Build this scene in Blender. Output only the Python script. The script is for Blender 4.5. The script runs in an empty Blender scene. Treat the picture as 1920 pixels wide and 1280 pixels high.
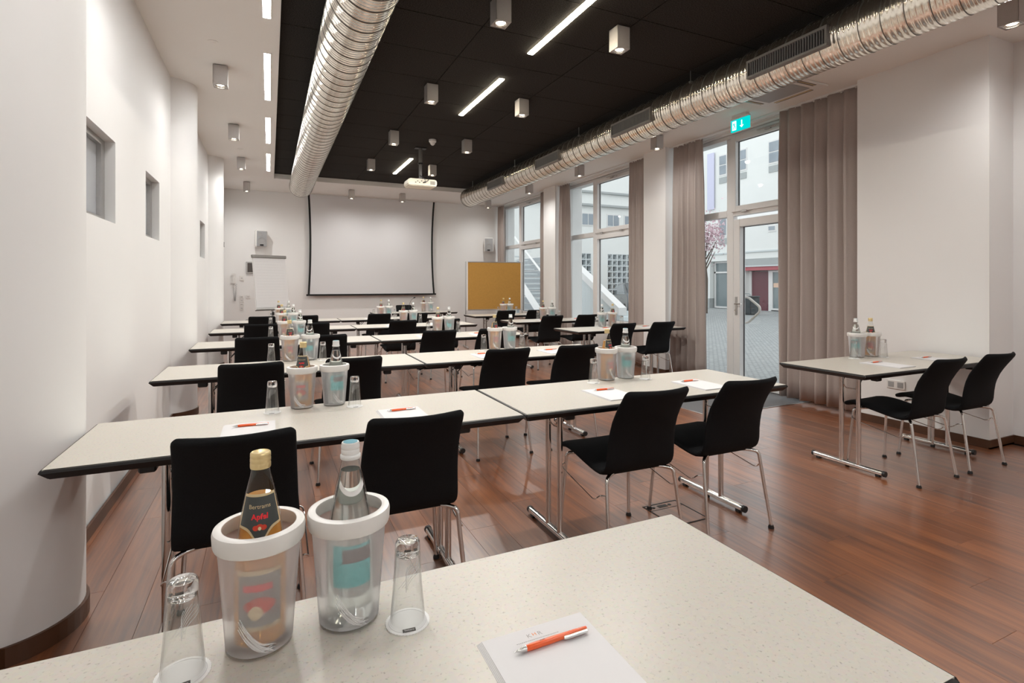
import bpy, bmesh, math, random
from mathutils import Vector, Matrix
PI = math.pi
S = bpy.context.scene
C = S.collection
random.seed(7)

# ---------------------------------------------------------------- camera, sky, exposure
CAM_H, F_PX, YAW = 1.338, 990.0, math.atan((960 - 505.7) / 990.0)
cd = bpy.data.cameras.new('camera'); cam = bpy.data.objects.new('camera', cd); C.objects.link(cam)
cam.location = (0, 0, CAM_H); cam.rotation_euler = (PI / 2, 0, -YAW)
cd.sensor_width = 36; cd.lens = 36 * F_PX / 1920; cd.shift_y = -(640 - 532.1) / 1920
cd.clip_start = 0.05; cd.clip_end = 300
S.camera = cam
W = bpy.data.worlds.new('sky'); S.world = W; W.use_nodes = True
bg = W.node_tree.nodes['Background']; bg.inputs[0].default_value = (0.93, 0.965, 1.0, 1); bg.inputs[1].default_value = 1.28
S.view_settings.view_transform = 'Standard'; S.view_settings.look = 'None'
S.view_settings.gamma = 1; S.view_settings.use_curve_mapping = False
S.view_settings.exposure = 0.44
SPOT_W, STRIP_E, CAN_E = 64.0, 46.0, 14.0
WARM = (1.0, 0.975, 0.94)
S.cycles.max_bounces = 14; S.cycles.transparent_max_bounces = 24; S.cycles.transmission_bounces = 8
S.cycles.diffuse_bounces = 6; S.cycles.glossy_bounces = 5
S.cycles.sample_clamp_indirect = 6
S.cycles.caustics_reflective = False

# ---------------------------------------------------------------- materials
def nm(name):
    m = bpy.data.materials.new(name); m.use_nodes = True
    nt = m.node_tree; return m, nt, nt.nodes['Principled BSDF']
def sset(b, k, v):
    if k in b.inputs: b.inputs[k].default_value = v
def plain(name, col, rough=.5, metal=0, var=.04, scale=30, bump=0, coat=0, spec=None):
    m, nt, b = nm(name); N, L = nt.nodes, nt.links
    tc = N.new('ShaderNodeTexCoord'); no = N.new('ShaderNodeTexNoise'); no.inputs['Scale'].default_value = scale
    no.inputs['Detail'].default_value = 4
    L.new(tc.outputs['Object'], no.inputs['Vector'])
    mx = N.new('ShaderNodeMix'); mx.data_type = 'RGBA'
    mx.inputs['A'].default_value = (*[c * (1 - var) for c in col], 1)
    mx.inputs['B'].default_value = (*[min(1, c * (1 + var)) for c in col], 1)
    L.new(no.outputs['Fac'], mx.inputs['Factor']); L.new(mx.outputs['Result'], b.inputs['Base Color'])
    b.inputs['Roughness'].default_value = rough; b.inputs['Metallic'].default_value = metal
    if coat: sset(b, 'Coat Weight', coat); sset(b, 'Coat Roughness', .15)
    if spec is not None: sset(b, 'Specular IOR Level', spec)
    if bump:
        bp = N.new('ShaderNodeBump'); bp.inputs['Strength'].default_value = bump; bp.inputs['Distance'].default_value = .003
        L.new(no.outputs['Fac'], bp.inputs['Height']); L.new(bp.outputs[0], b.inputs['Normal'])
    return m
def emit(name, col, st):
    m = bpy.data.materials.new(name); m.use_nodes = True; nt = m.node_tree; nt.nodes.clear()
    e = nt.nodes.new('ShaderNodeEmission'); e.inputs[0].default_value = (*col, 1); e.inputs[1].default_value = st
    o = nt.nodes.new('ShaderNodeOutputMaterial'); nt.links.new(e.outputs[0], o.inputs[0]); return m
def thin_glass(name, tint=(.97, .98, .98), refl=1.0, rough=.02, ior=1.45):
    m = bpy.data.materials.new(name); m.use_nodes = True; nt = m.node_tree; nt.nodes.clear(); N, L = nt.nodes, nt.links
    t = N.new('ShaderNodeBsdfTransparent'); t.inputs[0].default_value = (*tint, 1)
    g = N.new('ShaderNodeBsdfGlossy'); g.inputs['Roughness'].default_value = rough
    f = N.new('ShaderNodeFresnel'); f.inputs[0].default_value = ior
    mu = N.new('ShaderNodeMath'); mu.operation = 'MULTIPLY'; mu.inputs[1].default_value = refl; mu.use_clamp = True
    ge = N.new('ShaderNodeNewGeometry'); io = N.new('ShaderNodeMix'); io.inputs['A'].default_value = ior; io.inputs['B'].default_value = 1 / ior
    L.new(ge.outputs['Backfacing'], io.inputs['Factor']); L.new(io.outputs['Result'], f.inputs[0])
    L.new(f.outputs[0], mu.inputs[0])
    mx = N.new('ShaderNodeMixShader'); L.new(mu.outputs[0], mx.inputs[0]); L.new(t.outputs[0], mx.inputs[1]); L.new(g.outputs[0], mx.inputs[2])
    o = N.new('ShaderNodeOutputMaterial'); L.new(mx.outputs[0], o.inputs[0]); return m

M = {}
M['wall'] = plain('white_wall_paint', (.84, .84, .835), .75, var=.012, scale=3, bump=.0)
M['ceil'] = plain('white_ceiling_paint', (.83, .81, .78), .8, var=.01, scale=2)
M['skirt'] = plain('dark_wood_skirting', (.085, .035, .016), .4, var=.3, scale=12)
M['chrome'] = plain('chrome', (.72, .70, .68), .13, 1, var=.02)
M['blackplastic'] = plain('black_plastic', (.012, .012, .013), .45)
M['tableedge'] = plain('black_table_edge', (.010, .009, .009), .42, var=.1, spec=.35)
M['cloth'] = plain('black_wool_upholstery', (.0095, .0102, .0115), .92, var=.4, scale=220, bump=.25, spec=.25)
M['backcloth'] = plain('black_back_upholstery', (.0075, .0080, .0090), .92, var=.4, scale=220, bump=.25, spec=.22)
M['frame'] = plain('white_window_frame', (.74, .73, .72), .35, var=.02)
M['gasket'] = plain('dark_rubber_gasket', (.05, .05, .055), .6)
M['steel'] = plain('brushed_steel', (.52, .51, .50), .3, 1, var=.08, scale=60)
M['alu'] = plain('spot_aluminium', (.50, .475, .46), .45, .35, var=.06, scale=90)
M['spring'] = plain('white_plastic', (.80, .79, .77), .4)
M['projector'] = plain('cream_projector_plastic', (.78, .72, .58), .45)
M['grey'] = plain('mid_grey_metal', (.22, .21, .20), .45, .3)
M['rulegrey'] = plain('pale_ruling', (.52, .53, .54), .8)
M['louvre'] = plain('dark_louvre', (.30, .30, .30), .8, spec=.1)
M['cork'] = plain('pin_board_felt', (.47, .25, .055), .9, var=.13, scale=40, bump=.1)
M['paper'] = plain('white_paper', (.70, .69, .695), .7, var=.01)
M['coaster'] = plain('white_coaster_paper', (.86, .86, .85), .8, var=.01)
M['print_grey'] = plain('grey_print', (.35, .33, .32), .7)
M['print_dark'] = plain('dark_print', (.06, .055, .05), .7)
M['print_orange'] = plain('orange_print', (.75, .22, .04), .7)
M['pen'] = plain('orange_pen_plastic', (.80, .105, .012), .28, var=.05, coat=.4)
M['pensilver'] = plain('silver_pen_metal', (.70, .70, .69), .25, .8)
M['rim'] = plain('satin_silver_rim', (.76, .745, .72), .38, .15, var=.02)
M['goldcap'] = plain('gold_cap', (.78, .62, .32), .3, .6)
M['whitecap'] = plain('pale_cap', (.82, .83, .82), .35, .2)
M['tealcap'] = plain('teal_cap_top', (.10, .33, .42), .4)
M['lab_dark'] = plain('anthracite_label', (.05, .056, .054), .5)
M['lab_grey'] = plain('grey_body_label', (.26, .26, .24), .5)
M['lab_gold'] = plain('gold_label_band', (.66, .52, .30), .45)
M['lab_red'] = plain('red_label_print', (.80, .02, .03), .5)
M['lab_apple'] = plain('apple_red_print', (.62, .05, .02), .5)
M['lab_cream'] = plain('cream_print', (.85, .70, .42), .5)
M['lab_teal'] = plain('turquoise_label', (.10, .55, .56), .5)
M['lab_brown'] = plain('brown_label_panel', (.17, .11, .10), .5)
M['lab_orange'] = plain('orange_label', (.60, .16, .06), .5)
M['screen'] = plain('projection_screen_cloth', (.70, .70, .715), .9, var=.005)
M['screenedge'] = plain('black_screen_border', (.008, .008, .008), .8)
M['concrete'] = plain('floor_trim', (.1, .09, .085), .6)
M['facade'] = plain('white_render_facade', (.80, .81, .79), .9, var=.02, scale=2)
M['facade2'] = plain('grey_white_render', (.62, .66, .67), .9, var=.03, scale=2)
M['greyband'] = plain('grey_fascia', (.40, .42, .42), .8, var=.08, scale=9)
M['slat'] = plain('grey_slat', (.34, .37, .39), .7)
M['redband'] = plain('red_fascia', (.46, .12, .14), .7)
M['maroon'] = plain('maroon_door_panel', (.13, .035, .05), .45, var=.25, scale=6)
M['shopglass'] = plain('dark_shop_glass', (.20, .24, .25), .12, var=.25, scale=1.5)
M['upglass'] = plain('upper_window_glass', (.30, .34, .38), .12, var=.3, scale=1.2)
M['bin'] = plain('dark_bin_plastic', (.05, .06, .065), .5)
M['blossom'] = plain('pale_pink_blossom', (.68, .50, .55), .9, var=.15, scale=5)
M['greenish'] = plain('pale_green_leaf', (.45, .55, .25), .9)
M['bark'] = plain('bark', (.12, .09, .07), .9)
M['violet'] = plain('pale_violet_panel', (.62, .62, .78), .8)
M['carpaint'] = plain('dark_car_paint', (.09, .10, .11), .25, .3, coat=.5)
M['carlamp'] = plain('pale_lamp_lens', (.7, .72, .72), .2)
M['notice'] = plain('notice_paper', (.78, .55, .42), .8)
M['mat'] = plain('grey_entrance_mat', (.13, .13, .135), .9, var=.25, scale=160, bump=.5)
M['hidden'] = plain('grey_side_surface', (.36, .36, .36), .5)
M['speaker'] = plain('speaker_grille', (.36, .37, .38), .6, var=.2, scale=200)
M['darkscreen'] = plain('dark_panel_screen', (.08, .07, .065), .3)
M['glass'] = thin_glass('clear_bottle_glass', (.97, .98, .97), 1.1)
M['tumbler'] = thin_glass('tumbler_glass', (.98, .983, .98), 1.7)
M['pane'] = thin_glass('window_pane', (.96, .975, .97), .7)
M['leftpane'] = plain('frosted_side_pane', (.42, .44, .47), .18, var=.2, scale=2)
def liquid(name, col):
    m, nt, b = nm(name); b.inputs['Base Color'].default_value = (*col, 1); b.inputs['Roughness'].default_value = .0
    sset(b, 'Transmission Weight', 1.0); b.inputs['IOR'].default_value = 1.33; return m
M['juice'] = liquid('amber_apple_juice', (.95, .47, .11)); sset(M['juice'].node_tree.nodes['Principled BSDF'], 'Transmission Weight', .6); M['water'] = liquid('mineral_water', (.93, .975, .955))
m, nt, b = nm('thick_glass'); b.inputs['Base Color'].default_value = (1, 1, 1, 1); b.inputs['Roughness'].default_value = .02
sset(b, 'Transmission Weight', 1.0); b.inputs['IOR'].default_value = 1.45; M['thickglass'] = m
m = bpy.data.materials.new('emblem_clear'); m.use_nodes = True; M['emblem'] = m
b = m.node_tree.nodes['Principled BSDF']; b.inputs['Base Color'].default_value = (.86, .86, .86, 1); b.inputs['Roughness'].default_value = .12; sset(b, 'Coat Weight', .6); b.inputs['Alpha'].default_value = .55
# frosted cooler plastic: rough refraction + a diffusing share
m = bpy.data.materials.new('frosted_cooler_plastic'); m.use_nodes = True; nt = m.node_tree; nt.nodes.clear(); N, L = nt.nodes, nt.links
rf = N.new('ShaderNodeBsdfRefraction'); rf.inputs['Roughness'].default_value = .30; rf.inputs['IOR'].default_value = 1.10; rf.inputs['Color'].default_value = (.97, .97, .98, 1)
df = N.new('ShaderNodeBsdfDiffuse'); df.inputs[0].default_value = (.90, .90, .93, 1)
tl = N.new('ShaderNodeBsdfTranslucent'); tl.inputs[0].default_value = (.93, .93, .95, 1)
gl = N.new('ShaderNodeBsdfGlossy'); gl.inputs['Roughness'].default_value = .35
a = N.new('ShaderNodeMixShader'); a.inputs[0].default_value = .55; L.new(df.outputs[0], a.inputs[1]); L.new(tl.outputs[0], a.inputs[2])
c = N.new('ShaderNodeMixShader'); c.inputs[0].default_value = .30; L.new(rf.outputs[0], c.inputs[1]); L.new(a.outputs[0], c.inputs[2])
d = N.new('ShaderNodeMixShader'); d.inputs[0].default_value = .05; L.new(c.outputs[0], d.inputs[1]); L.new(gl.outputs[0], d.inputs[2])
o = N.new('ShaderNodeOutputMaterial'); L.new(d.outputs[0], o.inputs[0]); M['frost'] = m
M['strip'] = emit('led_strip_light', (1.0, .99, .965), STRIP_E)
M['strip_amber'] = emit('amber_led_strip_light', (1.0, .89, .68), STRIP_E)
M['lamp'] = emit('spot_lamp_glow', (1.0, .84, .62), CAN_E)
M['exit'] = emit('exit_sign_green', (.0, .55, .52), 1.0)
M['exitwhite'] = emit('exit_sign_white', (.75, 1.0, 1.0), 1.1)

def table_laminate():
    m, nt, b = nm('speckled_beige_laminate'); N, L = nt.nodes, nt.links
    tc = N.new('ShaderNodeTexCoord'); v = N.new('ShaderNodeTexVoronoi'); v.inputs['Scale'].default_value = 150
    n1 = N.new('ShaderNodeTexNoise'); n1.inputs['Scale'].default_value = 150; n1.inputs['Detail'].default_value = 5
    n2 = N.new('ShaderNodeTexNoise'); n2.inputs['Scale'].default_value = 14
    mp = N.new('ShaderNodeMapping'); L.new(tc.outputs['Object'], mp.inputs[0])
    for n in (v, n1, n2): L.new(mp.outputs[0], n.inputs['Vector'])
    r = N.new('ShaderNodeValToRGB'); r.color_ramp.elements[0].position = .60; r.color_ramp.elements[0].color = (.57, .535, .475, 1)
    r.color_ramp.elements[1].position = .74; r.color_ramp.elements[1].color = (.33, .30, .26, 1)
    L.new(n1.outputs['Fac'], r.inputs[0])
    mx = N.new('ShaderNodeMix'); mx.data_type = 'RGBA'; mx.blend_type = 'MULTIPLY'; mx.inputs['Factor'].default_value = .06
    L.new(r.outputs[0], mx.inputs['A']); L.new(v.outputs['Color'], mx.inputs['B'])
    L.new(mx.outputs['Result'], b.inputs['Base Color']); b.inputs['Roughness'].default_value = .33
    sset(b, 'Specular IOR Level', .45); return m
M['laminate'] = table_laminate()

def planks_mat():
    m, nt, b = nm('red_brown_laminate_plank'); N, L = nt.nodes, nt.links
    tc = N.new('ShaderNodeNewGeometry'); oi = N.new('ShaderNodeObjectInfo')
    add = N.new('ShaderNodeMath'); add.inputs[1].default_value = 0
    L.new(oi.outputs['Random'], add.inputs[0]); L.new(tc.outputs['Random Per Island'], add.inputs[1])
    fr = N.new('ShaderNodeMath'); fr.operation = 'FRACT'; L.new(add.outputs[0], fr.inputs[0])
    mp = N.new('ShaderNodeMapping'); mp.inputs['Scale'].default_value = (34, 1.6, 1)
    cb = N.new('ShaderNodeCombineXYZ'); mu = N.new('ShaderNodeMath'); mu.operation = 'MULTIPLY'; mu.inputs[1].default_value = 37
    L.new(fr.outputs[0], mu.inputs[0]); L.new(mu.outputs[0], cb.inputs[1]); L.new(mu.outputs[0], cb.inputs[0])
    va = N.new('ShaderNodeVectorMath'); L.new(tc.outputs['Position'], va.inputs[0]); L.new(cb.outputs[0], va.inputs[1])
    L.new(va.outputs[0], mp.inputs[0])
    n = N.new('ShaderNodeTexNoise'); n.inputs['Scale'].default_value = 1.0; n.inputs['Detail'].default_value = 7; n.inputs['Roughness'].default_value = .62
    n.inputs['Distortion'].default_value = .5
    L.new(mp.outputs[0], n.inputs['Vector'])
    mp2 = N.new('ShaderNodeMapping'); mp2.inputs['Scale'].default_value = (7, .7, 1); L.new(va.outputs[0], mp2.inputs[0])
    n2 = N.new('ShaderNodeTexNoise'); n2.inputs['Scale'].default_value = 1.0; n2.inputs['Detail'].default_value = 3; L.new(mp2.outputs[0], n2.inputs['Vector'])
    av = N.new('ShaderNodeMix'); av.inputs['Factor'].default_value = .45; L.new(n.outputs['Fac'], av.inputs['A']); L.new(n2.outputs['Fac'], av.inputs['B'])
    r = N.new('ShaderNodeValToRGB'); e = r.color_ramp.elements
    e[0].position = .33; e[0].color = (.085, .024, .009, 1); e[1].position = .70; e[1].color = (.37, .122, .032, 1)
    k = e.new(.5); k.color = (.215, .066, .018, 1)
    L.new(av.outputs['Result'], r.inputs[0])
    hv = N.new('ShaderNodeHueSaturation'); mr = N.new('ShaderNodeMapRange'); mr.inputs['To Min'].default_value = .88; mr.inputs['To Max'].default_value = 1.12
    L.new(fr.outputs[0], mr.inputs[0]); L.new(mr.outputs[0], hv.inputs['Value']); L.new(r.outputs[0], hv.inputs['Color'])
    L.new(hv.outputs[0], b.inputs['Base Color'])
    b.inputs['Roughness'].default_value = .34; sset(b, 'Specular IOR Level', .9); sset(b, 'Coat Weight', 1.0); sset(b, 'Coat Roughness', .26); sset(b, 'Coat IOR', 1.8)
    bp = N.new('ShaderNodeBump'); bp.inputs['Strength'].default_value = .10; bp.inputs['Distance'].default_value = .001
    L.new(n.outputs['Fac'], bp.inputs['Height']); L.new(bp.outputs[0], b.inputs['Normal']); return m
M['plank'] = planks_mat()

def black_panel():
    m, nt, b = nm('black_wood_wool_panel'); N, L = nt.nodes, nt.links
    tc = N.new('ShaderNodeTexCoord'); n = N.new('ShaderNodeTexNoise'); n.inputs['Scale'].default_value = 120; n.inputs['Detail'].default_value = 5
    L.new(tc.outputs['Object'], n.inputs['Vector'])
    r = N.new('ShaderNodeValToRGB'); e = r.color_ramp.elements; e[0].position = .35; e[0].color = (.014, .012, .011, 1); e[1].position = .7; e[1].color = (.05, .044, .039, 1)
    L.new(n.outputs['Fac'], r.inputs[0]); L.new(r.outputs[0], b.inputs['Base Color']); b.inputs['Roughness'].default_value = .95
    sset(b, 'Specular IOR Level', .15)
    bp = N.new('ShaderNodeBump'); bp.inputs['Strength'].default_value = .6; bp.inputs['Distance'].default_value = .004
    L.new(n.outputs['Fac'], bp.inputs['Height']); L.new(bp.outputs[0], b.inputs['Normal']); return m
M['blackpanel'] = black_panel()

def duct_mat():
    m, nt, b = nm('galvanised_spiral_duct'); N, L = nt.nodes, nt.links
    tc = N.new('ShaderNodeTexCoord'); sp = N.new('ShaderNodeSeparateXYZ'); L.new(tc.outputs['Object'], sp.inputs[0])
    at = N.new('ShaderNodeMath'); at.operation = 'ARCTAN2'; L.new(sp.outputs['Z'], at.inputs[0]); L.new(sp.outputs['X'], at.inputs[1])
    a1 = N.new('ShaderNodeMath'); a1.operation = 'MULTIPLY'; a1.inputs[1].default_value = -1.0 / (2 * PI); L.new(at.outputs[0], a1.inputs[0])
    y1 = N.new('ShaderNodeMath'); y1.operation = 'MULTIPLY'; y1.inputs[1].default_value = 1 / .147; L.new(sp.outputs['Y'], y1.inputs[0])
    ph = N.new('ShaderNodeMath'); L.new(a1.outputs[0], ph.inputs[0]); L.new(y1.outputs[0], ph.inputs[1])
    p4 = N.new('ShaderNodeMath'); p4.operation = 'MULTIPLY'; p4.inputs[1].default_value = 4 * 2 * PI; L.new(ph.outputs[0], p4.inputs[0])
    si = N.new('ShaderNodeMath'); si.operation = 'COSINE'; L.new(p4.outputs[0], si.inputs[0])
    n = N.new('ShaderNodeTexNoise'); n.inputs['Scale'].default_value = 9; n.inputs['Detail'].default_value = 3; L.new(tc.outputs['Object'], n.inputs['Vector'])
    mx = N.new('ShaderNodeMath'); mx.operation = 'MULTIPLY_ADD'; mx.inputs[1].default_value = .6; L.new(n.outputs['Fac'], mx.inputs[0]); L.new(si.outputs[0], mx.inputs[2])
    bp = N.new('ShaderNodeBump'); bp.inputs['Strength'].default_value = .45; bp.inputs['Distance'].default_value = .004
    L.new(mx.outputs[0], bp.inputs['Height']); L.new(bp.outputs[0], b.inputs['Normal'])
    r = N.new('ShaderNodeValToRGB'); e = r.color_ramp.elements; e[0].color = (.88, .82, .72, 1); e[1].color = (.97, .92, .83, 1); e[0].position = .35; e[1].position = .65
    L.new(n.outputs['Fac'], r.inputs[0]); L.new(r.outputs[0], b.inputs['Base Color'])
    b.inputs['Metallic'].default_value = .95; b.inputs['Roughness'].default_value = .19; return m
M['duct'] = duct_mat()
M['seam'] = plain('duct_lock_seam', (.16, .15, .135), .45, .5)

def curtain_mat():
    m, nt, b = nm('taupe_curtain_fabric'); N, L = nt.nodes, nt.links
    tc = N.new('ShaderNodeTexCoord'); mp = N.new('ShaderNodeMapping'); mp.inputs['Scale'].default_value = (60, 400, 400); L.new(tc.outputs['Object'], mp.inputs[0])
    n = N.new('ShaderNodeTexNoise'); n.inputs['Scale'].default_value = 1; n.inputs['Detail'].default_value = 2; L.new(mp.outputs[0], n.inputs['Vector'])
    r = N.new('ShaderNodeValToRGB'); e = r.color_ramp.elements; e[0].color = (.39, .335, .31, 1); e[1].color = (.48, .42, .39, 1); e[0].position = .3; e[1].position = .7
    L.new(n.outputs['Fac'], r.inputs[0]); L.new(r.outputs[0], b.inputs['Base Color']); b.inputs['Roughness'].default_value = .8
    sset(b, 'Specular IOR Level', .2); return m
M['curtain'] = curtain_mat()

def cobble_mat():
    m, nt, b = nm('grey_cobble_paving'); N, L = nt.nodes, nt.links
    tc = N.new('ShaderNodeTexCoord'); br = N.new('ShaderNodeTexBrick'); br.inputs['Scale'].default_value = 4.5
    br.inputs['Color1'].default_value = (.34, .35, .35, 1); br.inputs['Color2'].default_value = (.44, .45, .45, 1); br.inputs['Mortar'].default_value = (.20, .21, .21, 1)
    br.inputs['Mortar Size'].default_value = .035
    L.new(tc.outputs['Object'], br.inputs['Vector']); L.new(br.outputs['Color'], b.inputs['Base Color']); b.inputs['Roughness'].default_value = .75
    bp = N.new('ShaderNodeBump'); bp.inputs['Strength'].default_value = .5; bp.inputs['Distance'].default_value = .01; bp.invert = True
    L.new(br.outputs['Fac'], bp.inputs['Height']); L.new(bp.outputs[0], b.inputs['Normal']); return m
M['cobble'] = cobble_mat()

# ---------------------------------------------------------------- mesh helpers
def link(name, me, parent=None):
    o = bpy.data.objects.new(name, me); C.objects.link(o)
    if parent is not None: o.parent = parent
    return o
def obj(name, bm, mat, parent=None, smooth=False, angle=None):
    me = bpy.data.meshes.new(name)
    bmesh.ops.recalc_face_normals(bm, faces=bm.faces)
    bm.to_mesh(me); bm.free(); me.materials.append(M[mat] if isinstance(mat, str) else mat)
    if smooth:
        for p in me.polygons: p.use_smooth = True
        if angle is None: angle = 40
        try: me.set_sharp_from_angle(angle=math.radians(angle))
        except Exception: pass
    return link(name, me, parent)
def tag(o, label=None, cat=None, group=None, kind=None):
    if label: o['label'] = label
    if cat: o['category'] = cat
    if group: o['group'] = group
    if kind: o['kind'] = kind
    return o
def thing(name, label, cat, loc=(0, 0, 0), rz=0, group=None):
    o = bpy.data.objects.new(name, None); C.objects.link(o); o.location = loc; o.rotation_euler = (0, 0, rz)
    o.empty_display_size = .1
    return tag(o, label, cat, group)
def children(o): return [c for c in KIDS.get(o.name, [])]
KIDS = {}
def dup(root, loc, rz=0, label=None, group=None):
    def cp(o, par):
        c = o.copy(); C.objects.link(c)
        if par is not None: c.parent = par
        for ch in list(o.children): cp(ch, c)
        return c
    r = cp(root, None); r.location = loc; r.rotation_euler = (0, 0, rz)
    if label: r['label'] = label
    if group: r['group'] = group
    return r
def NB(): return bmesh.new()
def box(bm, x0, y0, z0, x1, y1, z1, bev=0, seg=1, mat=None):
    vs = [bm.verts.new((x, y, z)) for x in (x0, x1) for y in (y0, y1) for z in (z0, z1)]
    if mat is not None:
        for v in vs: v.co = mat @ v.co
    fs = [bm.faces.new([vs[i] for i in f]) for f in ((0, 1, 3, 2), (4, 6, 7, 5), (0, 4, 5, 1), (2, 3, 7, 6), (0, 2, 6, 4), (1, 5, 7, 3))]
    if bev:
        es = list({e for f in fs for e in f.edges})
        bmesh.ops.bevel(bm, geom=es, offset=bev, segments=seg, affect='EDGES', clamp_overlap=True)
    return vs
def lathe(bm, prof, n=24, cx=0, cy=0, close=False, mat=None):
    rings = []
    for r, z in prof:
        if r < 1e-6:
            rings.append([bm.verts.new((cx, cy, z))])
        else:
            rings.append([bm.verts.new((cx + r * math.cos(2 * PI * i / n), cy + r * math.sin(2 * PI * i / n), z)) for i in range(n)])
    if mat is not None:
        for rg in rings:
            for v in rg: v.co = mat @ v.co
    for a, b in zip(rings, rings[1:] + ([rings[0]] if close else [])):
        for i in range(n):
            j = (i + 1) % n
            if len(a) == 1 and len(b) == 1: continue
            if len(a) == 1: bm.faces.new((a[0], b[j], b[i]))
            elif len(b) == 1: bm.faces.new((a[i], a[j], b[0]))
            else: bm.faces.new((a[i], a[j], b[j], b[i]))
def tube(bm, pts, r, n=8, cap=True, closed=False):
    pts = [Vector(p) for p in pts]; K = len(pts); rings = []
    up = None
    for i, p in enumerate(pts):
        a = pts[i - 1] if (i > 0 or closed) else p; b = pts[(i + 1) % K] if (i < K - 1 or closed) else p
        t = (b - a)
        if t.length < 1e-9: t = Vector((0, 0, 1))
        t.normalize()
        if up is None:
            up = Vector((0, 0, 1)) if abs(t.z) < .9 else Vector((1, 0, 0))
        s = t.cross(up)
        if s.length < 1e-6: s = t.cross(Vector((0, 1, 0)))
        s.normalize(); up = s.cross(t).normalized()
        rr = r[i] if isinstance(r, (list, tuple)) else r
        rings.append([bm.verts.new(p + (s * math.cos(2 * PI * k / n) + up * math.sin(2 * PI * k / n)) * rr) for k in range(n)])
    seq = list(zip(rings, rings[1:])) + ([(rings[-1], rings[0])] if closed else [])
    for a, b in seq:
        for k in range(n):
            j = (k + 1) % n; bm.faces.new((a[k], a[j], b[j], b[k]))
    if cap and not closed:
        bm.faces.new(rings[0][::-1]); bm.faces.new(rings[-1])
def prism(bm, poly, axis, a, b):
    """extrude a 2-D polygon along axis ('x','y','z') from a to b"""
    def P(u, v, w): return {'x': (w, u, v), 'y': (u, w, v), 'z': (u, v, w)}[axis]
    A = [bm.verts.new(P(u, v, a)) for u, v in poly]; B = [bm.verts.new(P(u, v, b)) for u, v in poly]
    n = len(poly)
    bm.faces.new(A); bm.faces.new(B[::-1])
    for i in range(n): bm.faces.new((A[i], B[i], B[(i + 1) % n], A[(i + 1) % n]))
def round_path(pts, r, seg=5):
    """polyline with rounded corners"""
    pts = [Vector(p) for p in pts]; out = [pts[0]]
    for a, p, b in zip(pts, pts[1:], pts[2:]):
        u = (a - p); v = (b - p); k = min(r, u.length * .45, v.length * .45)
        s, e = p + u.normalized() * k, p + v.normalized() * k
        for i in range(seg + 1):
            t = i / seg; out.append(s * (1 - t) ** 2 + p * 2 * t * (1 - t) + e * t * t)
    out.append(pts[-1]); return out
def text_bm(s, size, xform, extrude=0, bold=0.0, align='CENTER', spacing=1.0):
    """text as a mesh; xform maps (x, y) of the flat text to a 3-D point"""
    cu = bpy.data.curves.new('t', 'FONT'); cu.body = s; cu.size = size; cu.align_x = align; cu.align_y = 'CENTER'; cu.offset = bold
    cu.resolution_u = 3; cu.space_character = spacing
    ob = bpy.data.objects.new('t', cu); C.objects.link(ob)
    me = bpy.data.meshes.new_from_object(ob.evaluated_get(bpy.context.evaluated_depsgraph_get()))
    bm = NB(); bm.from_mesh(me)
    bpy.data.objects.remove(ob); bpy.data.curves.remove(cu); bpy.data.meshes.remove(me)
    for v in bm.verts: v.co = Vector(xform(v.co.x, v.co.y))
    return bm

# ================================================================ THE ROOM
XL_W, YB, YR, ZC, ZB = -.88, 12.70, -2.6, 3.36, 3.45
XR = 5.31; XG = 5.65
RX0, RX1, RY1 = .075, 4.2, 11.10        # black recess in the ceiling
# floor slab + planks
bm = NB(); box(bm, -1.3, YR - .2, -.12, 5.9, YB + .2, -.012); fl = obj('floor', bm, 'concrete'); tag(fl, kind='structure')
PW, PL = .182, 1.30
pm = None; planks = []
nx = int((5.78 + 1.2) / PW) + 1
for i in range(nx):
    x = -1.2 + i * PW
    off = (i * .41 % 1) * PL
    y = YR - off
    while y < YB:
        y0, y1 = max(y, YR), min(y + PL, YB)
        if y1 - y0 > .05: planks.append((x, y0, min(x + PW, 5.62), y1))
        y += PL
def seen_size(p):
    cx, cy = (p[0] + p[2]) / 2, (p[1] + p[3]) / 2
    d = cx * math.sin(YAW) + cy * math.cos(YAW); l = cx * math.cos(YAW) - cy * math.sin(YAW)
    if d < .3 or abs(l / d) > 1.05: return 0
    return 1 / d ** 3 * (2.0 if cx > 1.0 else 1)
planks = [p for p in planks if p[2] - p[0] > .03]
planks.sort(key=seen_size, reverse=True)
def plank_bm(bm, x0, y0, x1, y1):
    g = .0003; t = .0006
    pts = [(x0 + g, y0 + g), (x1 - g, y0 + g), (x1 - g, y1 - g), (x0 + g, y1 - g)]
    ins = [(x0 + g + t, y0 + g + t), (x1 - g - t, y0 + g + t), (x1 - g - t, y1 - g - t), (x0 + g + t, y1 - g - t)]
    A = [bm.verts.new((x, y, -.012)) for x, y in pts]; B = [bm.verts.new((x, y, -.0012)) for x, y in pts]; T = [bm.verts.new((x, y, 0)) for x, y in ins]
    for i in range(4):
        j = (i + 1) % 4; bm.faces.new((A[i], A[j], B[j], B[i])); bm.faces.new((B[i], B[j], T[j], T[i]))
    bm.faces.new(T)
share = {}
for k, (x0, y0, x1, y1) in enumerate(planks[:300]):
    key = (round(x1 - x0, 3), round(y1 - y0, 3))
    if key not in share:
        b_ = NB(); plank_bm(b_, 0, 0, x1 - x0, y1 - y0); o = obj('plank', b_, 'plank', fl); share[key] = o.data
    else: o = link('plank', share[key], fl)
    o.location = (x0, y0, 0)
b_ = NB()
for p in planks[300:]: plank_bm(b_, *p)
tag(obj('distant_planks', b_, 'plank', fl), kind='stuff')

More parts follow.
